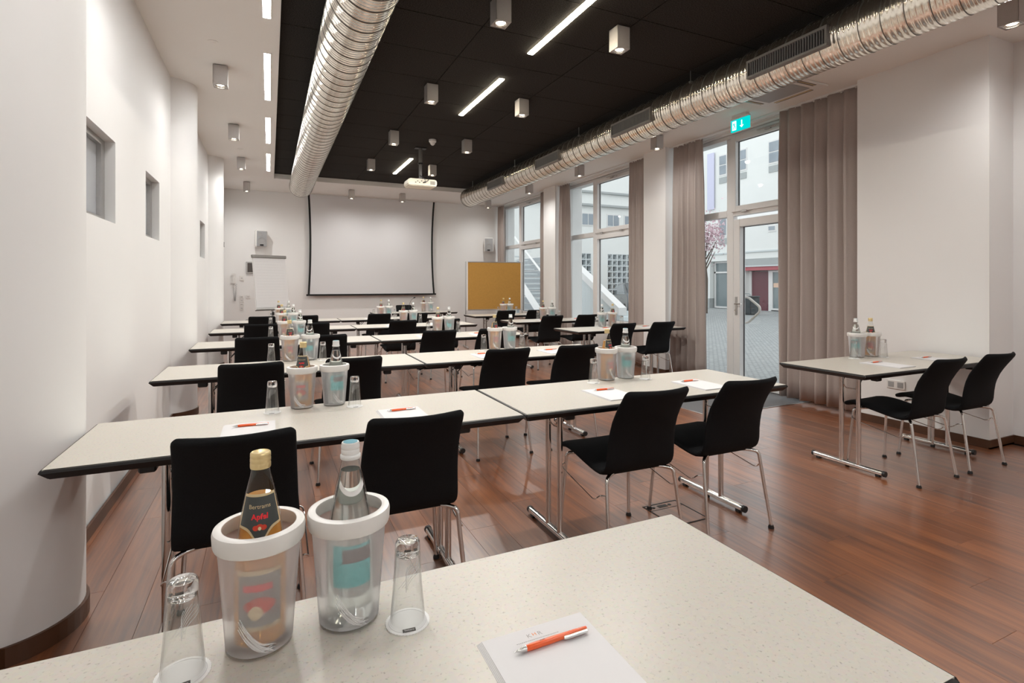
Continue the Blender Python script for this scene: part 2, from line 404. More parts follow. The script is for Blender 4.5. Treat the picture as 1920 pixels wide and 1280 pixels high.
# left wall with three small openings and half-round pilasters
LW = [(3.25, 4.05), (4.94, 5.50), (8.47, 9.07)]; LZ0, LZ1 = 1.715, 2.225
bm = NB(); y = YR
for a_, b__ in LW:
    box(bm, -1.1, y, 0, XL_W, a_, ZC + .1); box(bm, -1.1, a_, 0, XL_W, b__, LZ0); box(bm, -1.1, a_, LZ1, XL_W, b__, ZC + .1); y = b__
box(bm, -1.1, y, 0, XL_W, YB, ZC + .1)
wl = obj('wall_left', bm, 'wall'); tag(wl, kind='structure')
PIL = [2.65, 6.32, 9.76, -.95]
def pil_poly(r, cx, cy, n=26):
    pts = [(-1.0, cy - r)]
    for i in range(n + 1):
        a_ = -PI / 2 + PI * i / n
        pts.append((cx + r * math.cos(a_), cy + r * math.sin(a_)))
    pts.append((-1.0, cy + r)); return pts
for k, cy in enumerate(PIL):
    bm = NB(); prism(bm, pil_poly(.25, -.93, cy), 'z', 0, ZC + .05)
    o = obj('pilaster', bm, 'wall', wl, smooth=True, angle=30)
# side windows in the left wall
for k, (a_, b__) in enumerate(LW):
    w = thing('window_%d' % (4 + k), None, None); tag(w, kind='structure')
    bm = NB(); f = .035
    for q in ((a_, LZ0, b__, LZ0 + f), (a_, LZ1 - f, b__, LZ1), (a_, LZ0 + f, a_ + f, LZ1 - f), (b__ - f * 2.2, LZ0 + f, b__, LZ1 - f)):
        box(bm, -.965, q[0], q[1], -.935, q[2], q[3])
    obj('window_frame', bm, 'steel', w)
    bm = NB(); box(bm, -.975, a_ + .01, LZ0 + .01, -.96, b__ - .01, LZ1 - .01); obj('pane', bm, 'leftpane', w)

# back wall, rear wall
bm = NB(); box(bm, -1.1, YB, 0, 5.9, YB + .2, ZC + .2); tag(obj('wall_back', bm, 'wall'), kind='structure')
bm = NB(); box(bm, -1.1, YR - .2, 0, 5.9, YR, ZC + .2); tag(obj('wall_rear', bm, 'wall'), kind='structure')
# right wall: pillars, parapets and the band over the windows
SILL = .56
bm = NB()
for x0, y0, z0, x1, y1, z1 in ((5.69, YR, 0, 5.95, 2.28, ZC + .1), (XR, 2.28, 0, 5.95, 3.34, ZC + .1), (XR, 6.14, 0, 5.95, 6.64, ZC + .1), (XR, 9.45, 0, 5.95, 9.96, ZC + .1),
                               (5.60, 6.64, 0, 5.78, 9.45, SILL), (5.60, 9.96, 0, 5.78, YB, SILL), (5.60, 3.34, 3.335, 5.95, 6.14, ZC + .1), (5.60, 6.64, 3.335, 5.95, 9.45, ZC + .1), (5.60, 9.96, 3.335, 5.95, YB, ZC + .1)):
    box(bm, x0, y0, z0, x1, y1, z1)
tag(obj('wall_right', bm, 'wall'), kind='structure')
# ceiling: white slab with the recess cut out of it
bm = NB()
for x0, y0, x1, y1 in ((-1.1, YR, RX0, YB), (RX1, YR, 5.95, YB), (RX0, RY1, RX1, YB)): box(bm, x0, y0, ZC, x1, y1, ZC + .25)
box(bm, RX0, YR, ZB + .03, RX1, RY1, ZC + .25)
ce = obj('ceiling', bm, 'ceil'); tag(ce, kind='structure')
xs = [RX0 + .002, .49, 1.59, 2.695, 3.79, RX1 - .002]
ys = [3.405 + .63 * k for k in range(-9, 13)]; ys = [YR + .05] + [v for v in ys if v < RY1 - .1] + [RY1 - .003]
psh = {}
for i in range(len(xs) - 1):
    for j in range(len(ys) - 1):
        dx, dy = xs[i + 1] - xs[i], ys[j + 1] - ys[j]; key = (round(dx, 3), round(dy, 3))
        if key not in psh:
            b_ = NB(); g = .004; box(b_, g, g, 0, dx - g, dy - g, .028); o = obj('panel', b_, 'blackpanel', ce); psh[key] = o.data
        else: o = link('panel', psh[key], ce)
        o.location = (xs[i], ys[j], ZB)
# skirting boards
bm = NB(); t = .012; hb = .07
pts = [(XL_W, YR)]
for cy in sorted(PIL):
    pp = pil_poly(.25, -.93, cy)
    pts += [p for p in pp if p[0] > XL_W - .001]
pts.append((XL_W, YB))
def offs(pts, t):
    out = []
    for i, p in enumerate(pts):
        a_ = pts[max(i - 1, 0)]; b__ = pts[min(i + 1, len(pts) - 1)]
        dx, dy = b__[0] - a_[0], b__[1] - a_[1]; l = math.hypot(dx, dy) or 1
        out.append((p[0] + t * dy / l, p[1] - t * dx / l))
    return out
oo = offs(pts, t)
vb = [[bm.verts.new((x, y, z)) for x, y in q] for z in (0, hb) for q in (pts, oo)]
for i in range(len(pts) - 1):
    bm.faces.new((vb[1][i], vb[1][i + 1], vb[3][i + 1], vb[3][i])); bm.faces.new((vb[2][i], vb[2][i + 1], vb[3][i + 1], vb[3][i]))
tag(obj('baseboard_left', bm, 'skirt'), kind='structure')
bm = NB()
for x0, y0, x1, y1 in ((5.69 - t, YR, 5.69, 2.28 - t), (XR - t, 2.28 - t, 5.69, 2.28), (XR - t, 2.28, XR, 3.34), (XR - t, 6.14 - t, 5.60, 6.14), (XR - t, 6.14, XR, 6.64 + t), (XR, 6.64, 5.60, 6.64 + t), (XR - t, 9.45 - t, XR, 9.96 + t), (5.60 - t, 6.66, 5.60, 9.43), (5.60 - t, 9.98, 5.60, YB)):
    box(bm, x0, y0, 0, x1, y1, hb)
    box(bm, x0 - .004 if x1 - x0 < .03 else x0, y0, 0, x1, y1, .012)
tag(obj('baseboard_right', bm, 'skirt'), kind='structure')
bm = NB(); box(bm, XL_W, YB - t, 0, 5.6, YB, hb); tag(obj('baseboard_back', bm, 'skirt'), kind='structure')

# big windows in the right wall
def window(idx, ya, yb, mull0, mull1, z0, door=False):
    """ya near end, yb far end; narrow light beyond mull1, wide light nearer than mull0"""
    w = thing(('door_%d' if door else 'window_%d') % idx, None, None); tag(w, kind='structure')
    zt = 3.33; fx0, fx1 = XG - .03, XG + .05
    def bars(name, lst, x0=fx0, x1=fx1, mat='frame', bev=.004):
        b_ = NB()
        for y0, z_0, y1, z_1 in lst: box(b_, x0, y0, z_0, x1, y1, z_1, bev)
        return obj(name, b_, mat, w)
    f = .05
    bars('window_frame', [(ya, z0, ya + f, zt), (yb - f, z0, yb, zt), (ya + f, zt - f, yb - f, zt), (mull0, z0, mull1, zt - f), (ya + f, 2.24, mull0, 2.30), (mull1, 2.235, yb - f, 2.325)] + ([] if door else [(ya + f, z0, mull0, z0 + f), (mull1, z0, yb - f, z0 + f)]) + ([(mull1, z0, yb - f, z0 + .1), (ya + f, z0, mull0, z0 + .02)] if door else []))
    def sash(y0, y1, z_0, z_1, wd=.075, name='sash', dep=.03):
        x0, x1 = XG - .03 - dep, XG + .03
        s = bars(name, [(y0, z_0, y0 + wd, z_1), (y1 - wd, z_0, y1, z_1), (y0 + wd, z_0, y1 - wd, z_0 + wd), (y0 + wd, z_1 - wd, y1 - wd, z_1)], x0, x1)
        b_ = NB(); e = .006
        for q in ((y0 + wd, z_0 + wd, y0 + wd + e, z_1 - wd), (y1 - wd - e, z_0 + wd, y1 - wd, z_1 - wd), (y0 + wd, z_0 + wd, y1 - wd, z_0 + wd + e), (y0 + wd, z_1 - wd - e, y1 - wd, z_1 - wd)):
            box(b_, XG - .005, q[0], q[1], XG + .011, q[2], q[3])
        obj('gasket', b_, 'gasket', s)
        b_ = NB(); box(b_, XG, y0 + wd, z_0 + wd, XG + .006, y1 - wd, z_1 - wd); obj('pane', b_, 'pane', s)
        return s
    b_ = NB(); box(b_, XG, mull1 + .002, z0 + .05, XG + .006, yb - f, 2.235); obj('pane', b_, 'pane', w)
    b_ = NB(); box(b_, XG, mull1 + .002, 2.325, XG + .006, yb - f, zt - f); obj('pane', b_, 'pane', w)
    top = sash(ya + f - .01, mull0 + .012, 2.29, zt - .035)
    b_ = NB()   # scissor stay on top of the sash
    ym = (ya + mull0) / 2 + .28
    tube(b_, [(XG - .075, ym - .5, zt - .055), (XG - .075, ym + .22, zt - .055)], .006, 6)
    tube(b_, [(XG - .075, ym - .1, zt - .075), (XG - .08, ym + .12, zt - .062), (XG - .075, ym + .2, zt - .06)], .006, 6)
    box(b_, XG - .085, ym + .02, zt - .085, XG - .06, ym + .1, zt - .06)
    obj('stay', b_, 'steel', top)
    b_ = NB()
    for q in (.25, .85): box(b_, XG - .075, mull0 - q, 2.275, XG - .058, mull0 - q + .09, 2.298, .003)
    obj('hinge', b_, 'steel', top)
    if door:
        d = sash(ya + f - .01, mull0 - .045, z0 + .01, 2.185, .10, 'door_leaf', .045)
        yh = mull0 - .09
        b_ = NB(); box(b_, XG - .083, yh - .018, .93, XG - .072, yh + .018, 1.17, .003); obj('lock_plate', b_, 'steel', d)
        b_ = NB(); tube(b_, round_path([(XG - .075, yh, 1.075), (XG - .12, yh, 1.075), (XG - .125, yh - .12, 1.08)], .02), .008, 8); obj('lever', b_, 'chrome', d)
        b_ = NB(); tube(b_, [(XG - .085, yh, .99), (XG - .098, yh, .99)], .014, 12); obj('lock_knob', b_, 'chrome', d)
        b_ = NB(); tube(b_, round_path([(XG + .03, yh - .01, 1.17), (XG + .09, yh - .05, 1.16), (XG + .10, yh - .22, 1.04), (XG + .10, yh - .22, .98), (XG + .09, yh - .05, .83), (XG + .03, yh - .01, .82)], .06), .016, 10)
        obj('push_handle', b_, 'frame', d)
    else:
        sash(ya + f - .01, mull0 + .012, z0 + .045, 2.25)
        b_ = NB(); box(b_, 5.50, ya, z0 - .03, XG - .03, yb, z0 + .0, .005); obj('window_sill', b_, 'frame', w)
    return w
window(1, 3.345, 6.135, 5.17, 5.28, .0, True)
window(1, 6.645, 9.445, 8.41, 8.53, SILL)
window(2, 9.965, YB - .005, 11.70, 11.82, SILL)
bm = NB(); box(bm, 5.6, 3.34, -.02, 5.78, 6.14, .012); tag(obj('trim_1', bm, 'steel'), kind='structure')
# curtain rail
bm = NB(); box(bm, 5.385, 3.34, ZC - .022, 5.415, YB, ZC, .003); tag(obj('trim_2', bm, 'frame'), kind='structure')
# shadow gap line between ceiling and window reveal
bm = NB(); box(bm, 5.50, 3.34, ZC - .008, 5.515, YB, ZC); tag(obj('trim_3', bm, 'frame'), kind='structure')

# ================================================================ CURTAINS
def curtain(y0, y1, folds, label, x=5.40, zt=ZC - .025, zb=.045, flare=0.0, seed=1, amp=.036):
    R = random.Random(seed); n = folds * 14; rows = 16
    ph = [R.uniform(-.5, .5) for _ in range(folds + 2)]; am = [R.uniform(.72, 1.2) for _ in range(folds + 2)]
    cw = [0]
    for _ in range(folds): cw.append(cw[-1] + R.uniform(.7, 1.35))
    bm = NB(); G = []
    for j in range(rows + 1):
        v = j / rows; z = zt + (zb - zt) * v; row = []
        k = .42 + .58 * min(1, v * 5)
        for i in range(n + 1):
            u = i / n; tt = u * cw[-1]; c = 0
            while c < folds - 1 and tt > cw[c + 1]: c += 1
            f = (tt - cw[c]) / (cw[c + 1] - cw[c]); t = c + f
            A = (am[c] * (1 - f) + am[c + 1] * f) * amp * k
            a_ = 2 * PI * (t + .10 * math.sin(2 * PI * t + ph[c]) + .05 * math.sin(v * 3 + ph[c] * 5))
            s = math.sin(a_)
            yy = y0 + (y1 - y0) * u + flare * (u - .5) * v * v + .004 * math.sin(a_ * 2 + 1.3) * k
            row.append(bm.verts.new((x + A * s + .012 * math.sin(3 * v + ph[c] * 4) * v, yy, z)))
        G.append(row)
    for j in range(rows):
        for i in range(n): bm.faces.new((G[j][i], G[j][i + 1], G[j + 1][i + 1], G[j + 1][i]))
    t = thing('curtain', label, 'curtain', (0, 0, 0))
    o = obj('drape', bm, 'curtain', t, smooth=True, angle=80)
    md = o.modifiers.new('thick', 'SOLIDIFY'); md.thickness = .003
    b_ = NB()
    for i in range(folds * 2): 
        yy = y0 + (y1 - y0) * (i + .5) / (folds * 2)
        box(b_, x - .004, yy - .008, zt - .012, x + .004, yy + .008, zt + .006)
    tag(obj('gliders', b_, 'spring', t), kind='stuff')
    return t
curtain(3.37, 4.28, 6, 'wide taupe curtain hanging right of the glazed door', seed=3, amp=.052)
curtain(5.50, 6.07, 5, 'taupe curtain hanging just left of the glazed door', seed=5, flare=.12, amp=.045)
curtain(6.69, 7.12, 4, 'taupe curtain at the right edge of the middle window', seed=8, amp=.036)
curtain(9.05, 9.40, 4, 'taupe curtain at the left edge of the middle window', seed=12, flare=.12, amp=.045)
curtain(10.0, 10.25, 3, 'thin strip of taupe curtain at right edge of the farthest window', seed=14)
curtain(12.28, 12.64, 4, 'grey taupe curtain in the far corner above the pin board', seed=21)

# ================================================================ DUCTS
def duct(name, label, cx, cz, r, y0, y1):
    t = thing(name, label, 'duct', (cx, y0, cz)); L = y1 - y0
    bm = NB(); n = 56; rings = []
    for k in range(61):
        y = L * k / 60; rings.append([bm.verts.new((r * math.cos(2 * PI * i / n), y, r * math.sin(2 * PI * i / n))) for i in range(n)])
    for a_, b__ in zip(rings, rings[1:]):
        for i in range(n): bm.faces.new((a_[i], a_[(i + 1) % n], b__[(i + 1) % n], b__[i]))
    obj('duct_shell', bm, 'duct', t, smooth=True)
    bm = NB(); P_ = .147; turns = int(L / P_); seg = 40; pts = []
    for k in range(turns * seg + 1):
        a_ = 2 * PI * k / seg; pts.append((r * math.cos(a_), P_ * k / seg + .02, r * math.sin(a_)))
    tube(bm, [Vector(p) for p in pts], .0032, 5)
    obj('spiral_seam', bm, 'seam', t, smooth=True)
    bm = NB(); lathe(bm, [(r + .004, -.0), (r + .006, .006), (r + .004, .012), (r + .001, .02)], n); 
    for v in bm.verts: v.co = Vector((v.co.x, L - v.co.z + .012, v.co.y))
    obj('end_collar', bm, 'seam', t, smooth=True)
    bm = NB(); lathe(bm, [(r, 0), (r * .97, .006), (0, .006)], n)
    for v in bm.verts: v.co = Vector((v.co.x, L + v.co.z, v.co.y))
    obj('end_cap', bm, 'duct', t, smooth=True, angle=60)
    return t
d1 = duct('spiral_duct', 'long round galvanised duct under the left side of black ceiling', .54, 3.185, .203, YR, 10.76)
DX, DZ, DR = 3.925, 3.20, .193
d2 = duct('spiral_duct', 'long round galvanised duct with black grilles along the window side', DX, DZ, DR, YR, 10.78)
gsh = None
for y0 in (.60, 2.575, 4.55, 6.54, 8.51):
    bm = NB(); L_ = .68; zc = .0; hh = .056; xf = -DR - .024; yy = y0 - YR
    for q in ((yy - .02, -hh - .02, yy + L_ + .02, -hh), (yy - .02, hh, yy + L_ + .02, hh + .02), (yy - .02, -hh, yy, hh), (yy + L_, -hh, yy + L_ + .02, hh)):
        box(bm, xf, q[0], q[1] - .035, xf + .05, q[2], q[3] - .035, .002)
    g = obj('grille', bm, 'grey', d2)
    bm = NB(); box(bm, xf + .021, yy, -hh - .035, xf + .0235, yy + L_, hh - .035); obj('backing', bm, 'blackplastic', g)
    bm = NB()
    for k in range(30): box(bm, xf + .003, yy + (k + .7) * L_ / 30.6, -hh - .035, xf + .016, yy + (k + .7) * L_ / 30.6 + .004, hh - .035)
    tag(obj('louvres', bm, 'louvre', g), kind='stuff')
for X_, Z_, R_, par in ((.54, 3.185, .203, d1), (DX, DZ, DR, d2)):
    for y0 in (.3, 2.15, 4.02, 6.1, 8.15, 10.2):
        for s in (-1, 1):
            bm = NB(); tube(bm, [(s * (R_ - .06), y0 - YR, R_ * .70), (s * (R_ - .06), y0 - YR, ZB - Z_)], .004, 6)
            box(bm, s * (R_ - .06) - .012, y0 - YR - .012, R_ * .70 - .01, s * (R_ - .06) + .012, y0 - YR + .012, R_ * .70 + .012)
            obj('hanger', bm, 'steel', par)

# ================================================================ CEILING LIGHTS
def spot_proto():
    t = thing('ceiling_spotlight', 'x', 'spotlight'); s = .06; h = .185
    bm = NB()  # open bottomed cube with rim
    for x0, y0, x1, y1 in ((-s, -s, s, -s + .004), (-s, s - .004, s, s), (-s, -s, -s + .004, s), (s - .004, -s, s, s)): box(bm, x0, y0, -h, x1, y1, -.008)
    box(bm, -s, -s, -.012, s, s, -.006)
    obj('housing', bm, 'alu', t)
    bm = NB(); box(bm, -s + .012, -s + .012, -.008, s - .012, s - .012, 0); obj('mounting_plate', bm, 'blackplastic', t)
    bm = NB(); n = 28; zb = -h + .004     # face plate with round hole
    inner = [bm.verts.new((.046 * math.cos(2 * PI * i / n), .046 * math.sin(2 * PI * i / n), zb)) for i in range(n)]
    outer = []
    for i in range(n):
        a_ = 2 * PI * i / n; c_, s_ = math.cos(a_), math.sin(a_); k = (s - .004) / max(abs(c_), abs(s_)); outer.append(bm.verts.new((c_ * k, s_ * k, zb)))
    for i in range(n): bm.faces.new((inner[i], inner[(i + 1) % n], outer[(i + 1) % n], outer[i]))
    f = obj('face_plate', bm, 'alu', t)
    bm = NB(); lathe(bm, [(.046, zb - .003), (.049, zb - .003), (.049, zb + .002), (.046, zb), (.036, zb + .03)], 28); obj('reflector_ring', bm, 'chrome', t, smooth=True)
    bm = NB(); lathe(bm, [(.036, zb + .030), (.030, zb + .012), (.016, zb + .004), (0, zb + .002)], 24); obj('lamp', bm, 'lamp', t, smooth=True)
    ld = bpy.data.lights.new('spot_beam', 'SPOT'); ld.energy = SPOT_W; ld.color = WARM; ld.spot_size = math.radians(176); ld.spot_blend = 1.0; ld.shadow_soft_size = .03
    lo = bpy.data.objects.new('beam', ld); C.objects.link(lo); lo.parent = t; lo.location = (0, 0, -h - .006)
    return t
sp0 = spot_proto(); used = False
def place_spot(x, y, z, label, group=None):
    o = place_spot_(x, y, z, label, group)
    if x < 0 or y > 11.5 or y < 3 or (x > 4 and z < ZB):      # the circuits next to the walls are dimmed
        for c in o.children:
            if c.type == 'LIGHT':
                c.data = (DIM[3] if y > 11 else DIM[0]) if x < 0 else DIM[3] if (y > 11.5 and x < 4) else (DIM[2] if (y < 3 and x < 4) else DIM[1])
    return o
DIM = []
for e_ in (.19, .42, .48, .50):
    d_ = [c for c in sp0.children if c.type == 'LIGHT'][0].data.copy(); d_.energy = SPOT_W * e_; DIM.append(d_)
def place_spot_(x, y, z, label, group=None):
    global used
    if not used:
        sp0.location = (x, y, z); sp0['label'] = label; used = True
        if group: sp0['group'] = group
        return sp0
    return dup(sp0, (x, y, z), 0, label, group)
ordn = ['nearest', 'second nearest', 'third nearest', 'farthest']
for X_, side in ((1.56, 'left'), (2.63, 'right')):
    for k, y in enumerate((3.60, 5.46, 7.32, 9.13)):
        place_spot(X_, y, ZB, '%s cube spotlight in the %s line on the black ceiling' % (ordn[k], side), 'cube spotlights on the ceiling')
for k, y in enumerate((5.60, 7.58, 9.50, 11.72)):
    place_spot(-.415, y, ZC, '%s cube spotlight on the white ceiling along the left wall' % ordn[k], 'cube spotlights on the ceiling')
place_spot(1.6, 11.78, ZC, 'left cube spotlight on white ceiling above the projection screen', 'cube spotlights on the ceiling')
place_spot(2.70, 11.78, ZC, 'right cube spotlight on white ceiling above the projection screen', 'cube spotlights on the ceiling')
for k, y in enumerate((1.93, 5.72, 7.70, 9.62, 11.85)):
    place_spot(4.80, y, ZC, ['cube spotlight at the top right corner of the picture, above the pillar', 'cube spotlight on white ceiling between the door and the duct', 'cube spotlight on white ceiling before the middle window', 'cube spotlight on white ceiling before the farthest window', 'cube spotlight on white ceiling below the end of right duct'][k], 'cube spotlights on the ceiling')
for X_, y, z, w_ in ((1.56, 1.74, ZB, 'left line of the black ceiling'), (2.63, 1.74, ZB, 'right line of the black ceiling'), (-.415, 3.62, ZC, 'left white ceiling, over the second row'), (-.415, 1.64, ZC, 'left white ceiling, over the foreground table'), (4.8, -.1, ZC, 'right white ceiling, behind the camera')):
    place_spot(X_, y, z, 'cube spotlight above the picture, ' + w_, 'cube spotlights overhead')
def strip(x, y0, y1, z, label, w=.027, group='light strips in the ceiling'):
    m_ = 'strip' if z < ZB or y0 < 0 else 'strip_amber'
    t = thing('light_strip', label, 'light strip', (x, y0, z), 0, group); L_ = y1 - y0
    bm = NB(); box(bm, -w + .001, .002, -.0035 if z < ZB else -.011, w - .001, L_ - .002, -.001); obj('diffuser', bm, m_, t)
    bm = NB()
    for q in ((-w - .004, -.006, -w, L_ + .006), (w, -.006, w + .004, L_ + .006), (-w, -.006, w, 0), (-w, L_, w, L_ + .006)): box(bm, q[0], q[1], -.006 if z < ZB else -.004, q[2], q[3], 0)
    obj('trim_frame', bm, 'spring', t)
for k, (a_, b__) in enumerate(((3.10, 4.42), (5.10, 6.39), (7.07, 8.35), (9.04, 10.40), (1.12, 2.42), (-2.3, -1.0))):  # last one is an unseen strip, added to light the near pilaster's front
    strip(-.02, a_, b__, ZC, ['light strip in white ceiling cut by the top of the picture', 'longest light strip in white ceiling, second from the top edge', 'third light strip from the top edge in white ceiling', 'farthest light strip in white ceiling at the left', 'light strip in the white ceiling above the foreground table, outside the picture', 'added fill light strip, unseen, in the white ceiling behind the camera'][k])
for k, (a_, b__) in enumerate(((3.03, 4.33), (4.976, 6.26), (8.78, 10.12), (-.86, .44), (-2.3, -1.2))):  # last two are unseen, added to brighten surfaces that face the camera
    strip(2.17, a_, b__, ZB, ['nearest light strip on black ceiling, cut by the top edge', 'second light strip on the black ceiling', 'farthest light strip on black ceiling beside the projector', 'added fill light strip, unseen, on the black ceiling just behind the camera', 'added fill light strip, unseen, on the black ceiling by the rear wall'][k])

for X_, w_ in ((3.25, 'right'), (1.05, 'left')): strip(X_, -2.35, -1.05, ZC if X_ > 9 else ZB, 'added fill light strip, unseen, at the rear end of the black ceiling, %s side' % w_)  # unseen pair added as extra fill from behind, mainly for the curtain folds
# ceiling cassette air conditioner
t = thing('air_conditioner', 'flush white ceiling air conditioner in front of the wide curtain', 'air conditioner', (4.78, 3.88, ZC))
bm = NB(); box(bm, -.36, -.36, -.018, .36, .36, 0, .006); obj('fascia', bm, 'spring', t)
bm = NB(); box(bm, -.24, -.24, -.024, .24, .24, -.017)
obj('intake_panel', bm, 'hidden', t)
for dx, dy, w_, h_ in ((0, -.31, .22, .022), (0, .31, .22, .022), (-.31, 0, .022, .22), (.31, 0, .022, .22)):
    bm = NB(); box(bm, dx - w_, dy - h_, -.0195, dx + w_, dy + h_, -.0175); s_ = obj('air_slot', bm, 'darkscreen', t)
    bm = NB(); box(bm, dx - w_ * .98, dy - h_ * .5 if w_ > h_ else dy - h_ * .98, -.023, dx + w_ * .98 if w_ > h_ else dx - .002, dy - .002 if w_ > h_ else dy + h_ * .98, -.0195); obj('flap', bm, 'lab_gold', s_)
# smoke detector, sensors
t = thing('smoke_detector', 'white cone-shaped smoke detector on the black ceiling', 'detector', (2.17, 7.52, ZB))
bm = NB(); lathe(bm, [(0, 0), (.055, 0), (.055, -.03), (.045, -.04), (0, -.04)], 24); obj('base', bm, 'spring', t, smooth=True)
bm = NB(); lathe(bm, [(.04, -.04), (.036, -.06), (.015, -.082), (0, -.085)], 24); obj('sensor_cone', bm, 'spring', t, smooth=True)
for k, (x, y) in enumerate(((-.43, 5.05), (-.40, 8.9))):
    bm = NB(); lathe(bm, [(0, 0), (.04, 0), (.042, -.004), (.02, -.006), (.012, -.014), (0, -.014)], 20); o = obj('ceiling_sensor', bm, 'ceil', smooth=True); o.location = (x, y, ZC)
    tag(o, ['small flat white disc on ceiling just before the nearest left spotlight', 'small flat white disc on ceiling beyond the left spotlights'][k], 'sensor')
# projector
t = thing('projector', 'cream projector hanging on a grey pole from the black ceiling', 'projector', (2.13, 8.05, 0))
bm = NB(); tube(bm, [(0, 0, 2.96), (0, 0, 3.2)], .024, 16); tube(bm, [(0, 0, 3.2), (0, 0, ZB)], .030, 16); obj('pole', bm, 'grey', t, smooth=True)
bm = NB(); lathe(bm, [(.031, 3.19), (.038, 3.19), (.038, 3.215), (.031, 3.215)], 16); obj('clamp_ring', bm, 'blackplastic', t)
bm = NB(); box(bm, -.09, -.05, ZB - .014, .09, .05, ZB, .003); obj('ceiling_plate', bm, 'blackplastic', t)
bm = NB(); prism(bm, [(-.20, 2.835), (.20, 2.835), (.225, 2.86), (.225, 2.925), (.20, 2.945), (-.20, 2.945), (-.225, 2.925), (-.225, 2.86)], 'y', -.14, .15)
bmesh.ops.bevel(bm, geom=list(bm.edges), offset=.01, segments=2, affect='EDGES'); bd = obj('body', bm, 'projector', t, smooth=True)
bm = NB()
for k in range(6): box(bm, .12 + k * .013, -.143, 2.865, .126 + k * .013, -.139, 2.92)
obj('vent', bm, 'darkscreen', bd)
bm = NB()
for x, z in ((-.12, 2.88), (-.09, 2.90), (-.06, 2.88), (-.03, 2.905), (.0, 2.88), (.03, 2.89)): box(bm, x, -.144, z, x + .018, -.139, z + .012)
obj('socket', bm, 'darkscreen', bd)
bm = NB(); tube(bm, round_path([(0, -.03, 3.0), (.07, -.12, 3.0), (.09, -.17, 2.92), (.0, -.15, 2.885)], .04), .005, 6); tube(bm, round_path([(0, -.02, 3.0), (-.05, -.12, 3.01), (.03, -.17, 2.93), (.03, -.142, 2.895)], .04), .004, 6); obj('cable', bm, 'blackplastic', t)
bm = NB(); box(bm, -.06, -.06, 2.945, .06, .06, 2.965, .004); obj('bracket', bm, 'grey', t)
# exit sign
t = thing('exit_sign', 'small turquoise emergency exit sign hanging above the glazed door', 'sign', (5.10, 4.45, 0))
bm = NB(); box(bm, -.012, 0, 3.17, .012, .27, 3.31, .003); sg = obj('sign_panel', bm, 'exit', t)
bm = NB(); box(bm, -.02, .0, 3.31, .02, .27, 3.33, .003); box(bm, -.03, .03, 3.33, .03, .24, ZC, .002); obj('housing', bm, 'spring', t)
bm = NB(); box(bm, -.014, .185, 3.185, -.0125, .245, 3.295); obj('pictogram_field', bm, 'exitwhite', sg)
bm = NB()   # running figure
for p_, r_ in (([(.228, 3.278), (.228, 3.279)], .007), ([(.222, 3.265), (.208, 3.235)], .006), ([(.208, 3.236), (.222, 3.215), (.232, 3.198)], .0035), ([(.208, 3.236), (.196, 3.222), (.196, 3.2)], .0035), ([(.22, 3.262), (.235, 3.25)], .003), ([(.22, 3.262), (.204, 3.262), (.196, 3.25)], .003)):
    tube(bm, [(-.0145, u, v) for u, v in p_], r_, 8)
obj('running_figure', bm, 'exit', sg)
bm = NB(); box(bm, -.014, .098, 3.225, -.0125, .112, 3.285)
prism(bm, [(.075, 3.225), (.135, 3.225), (.105, 3.195)], 'x', -.014, -.0125)
obj('arrow', bm, 'exitwhite', sg)

# ================================================================ BACK WALL
t = thing('projection_screen', 'white pull-down projection screen with black border on back wall', 'screen', (0, YB - .10, 0))
NS = 14
def sx(z, side):  # side edges curve inwards
    u = (z - 1.10) / (3.34 - 1.10); return (.77 + .035 * 4 * u * (1 - u)) if side < 0 else (3.69 - .05 * 4 * u * (1 - u))
bm = NB(); zs = [1.10 + (3.345 - 1.10) * k / NS for k in range(NS + 1)]
A = [[bm.verts.new((sx(z, -1) + .03, 0, z)), bm.verts.new((sx(z, 1) - .03, 0, z))] for z in zs]
for a_, b__ in zip(A, A[1:]): bm.faces.new((a_[0], a_[1], b__[1], b__[0]))
o = obj('screen_cloth', bm, 'screen', t); md = o.modifiers.new('t', 'SOLIDIFY'); md.thickness = .002
for s in (-1, 1):
    bm = NB(); A = []
    for z in zs:
        e = sx(z, s); A.append([bm.verts.new((e - s * 0, -.003, z)), bm.verts.new((e - s * .042, -.003, z))])
    for a_, b__ in zip(A, A[1:]): bm.faces.new((a_[0], a_[1], b__[1], b__[0]))
    o = obj('side_border', bm, 'screenedge', t); md = o.modifiers.new('t', 'SOLIDIFY'); md.thickness = .003
bm = NB(); box(bm, .74, -.02, 1.07, 3.72, .012, 1.108, .004); obj('bottom_bar', bm, 'screenedge', t)
bm = NB(); box(bm, .70, -.06, ZC - .012, 3.76, .05, ZC, .003); obj('case_slot', bm, 'ceil', t)
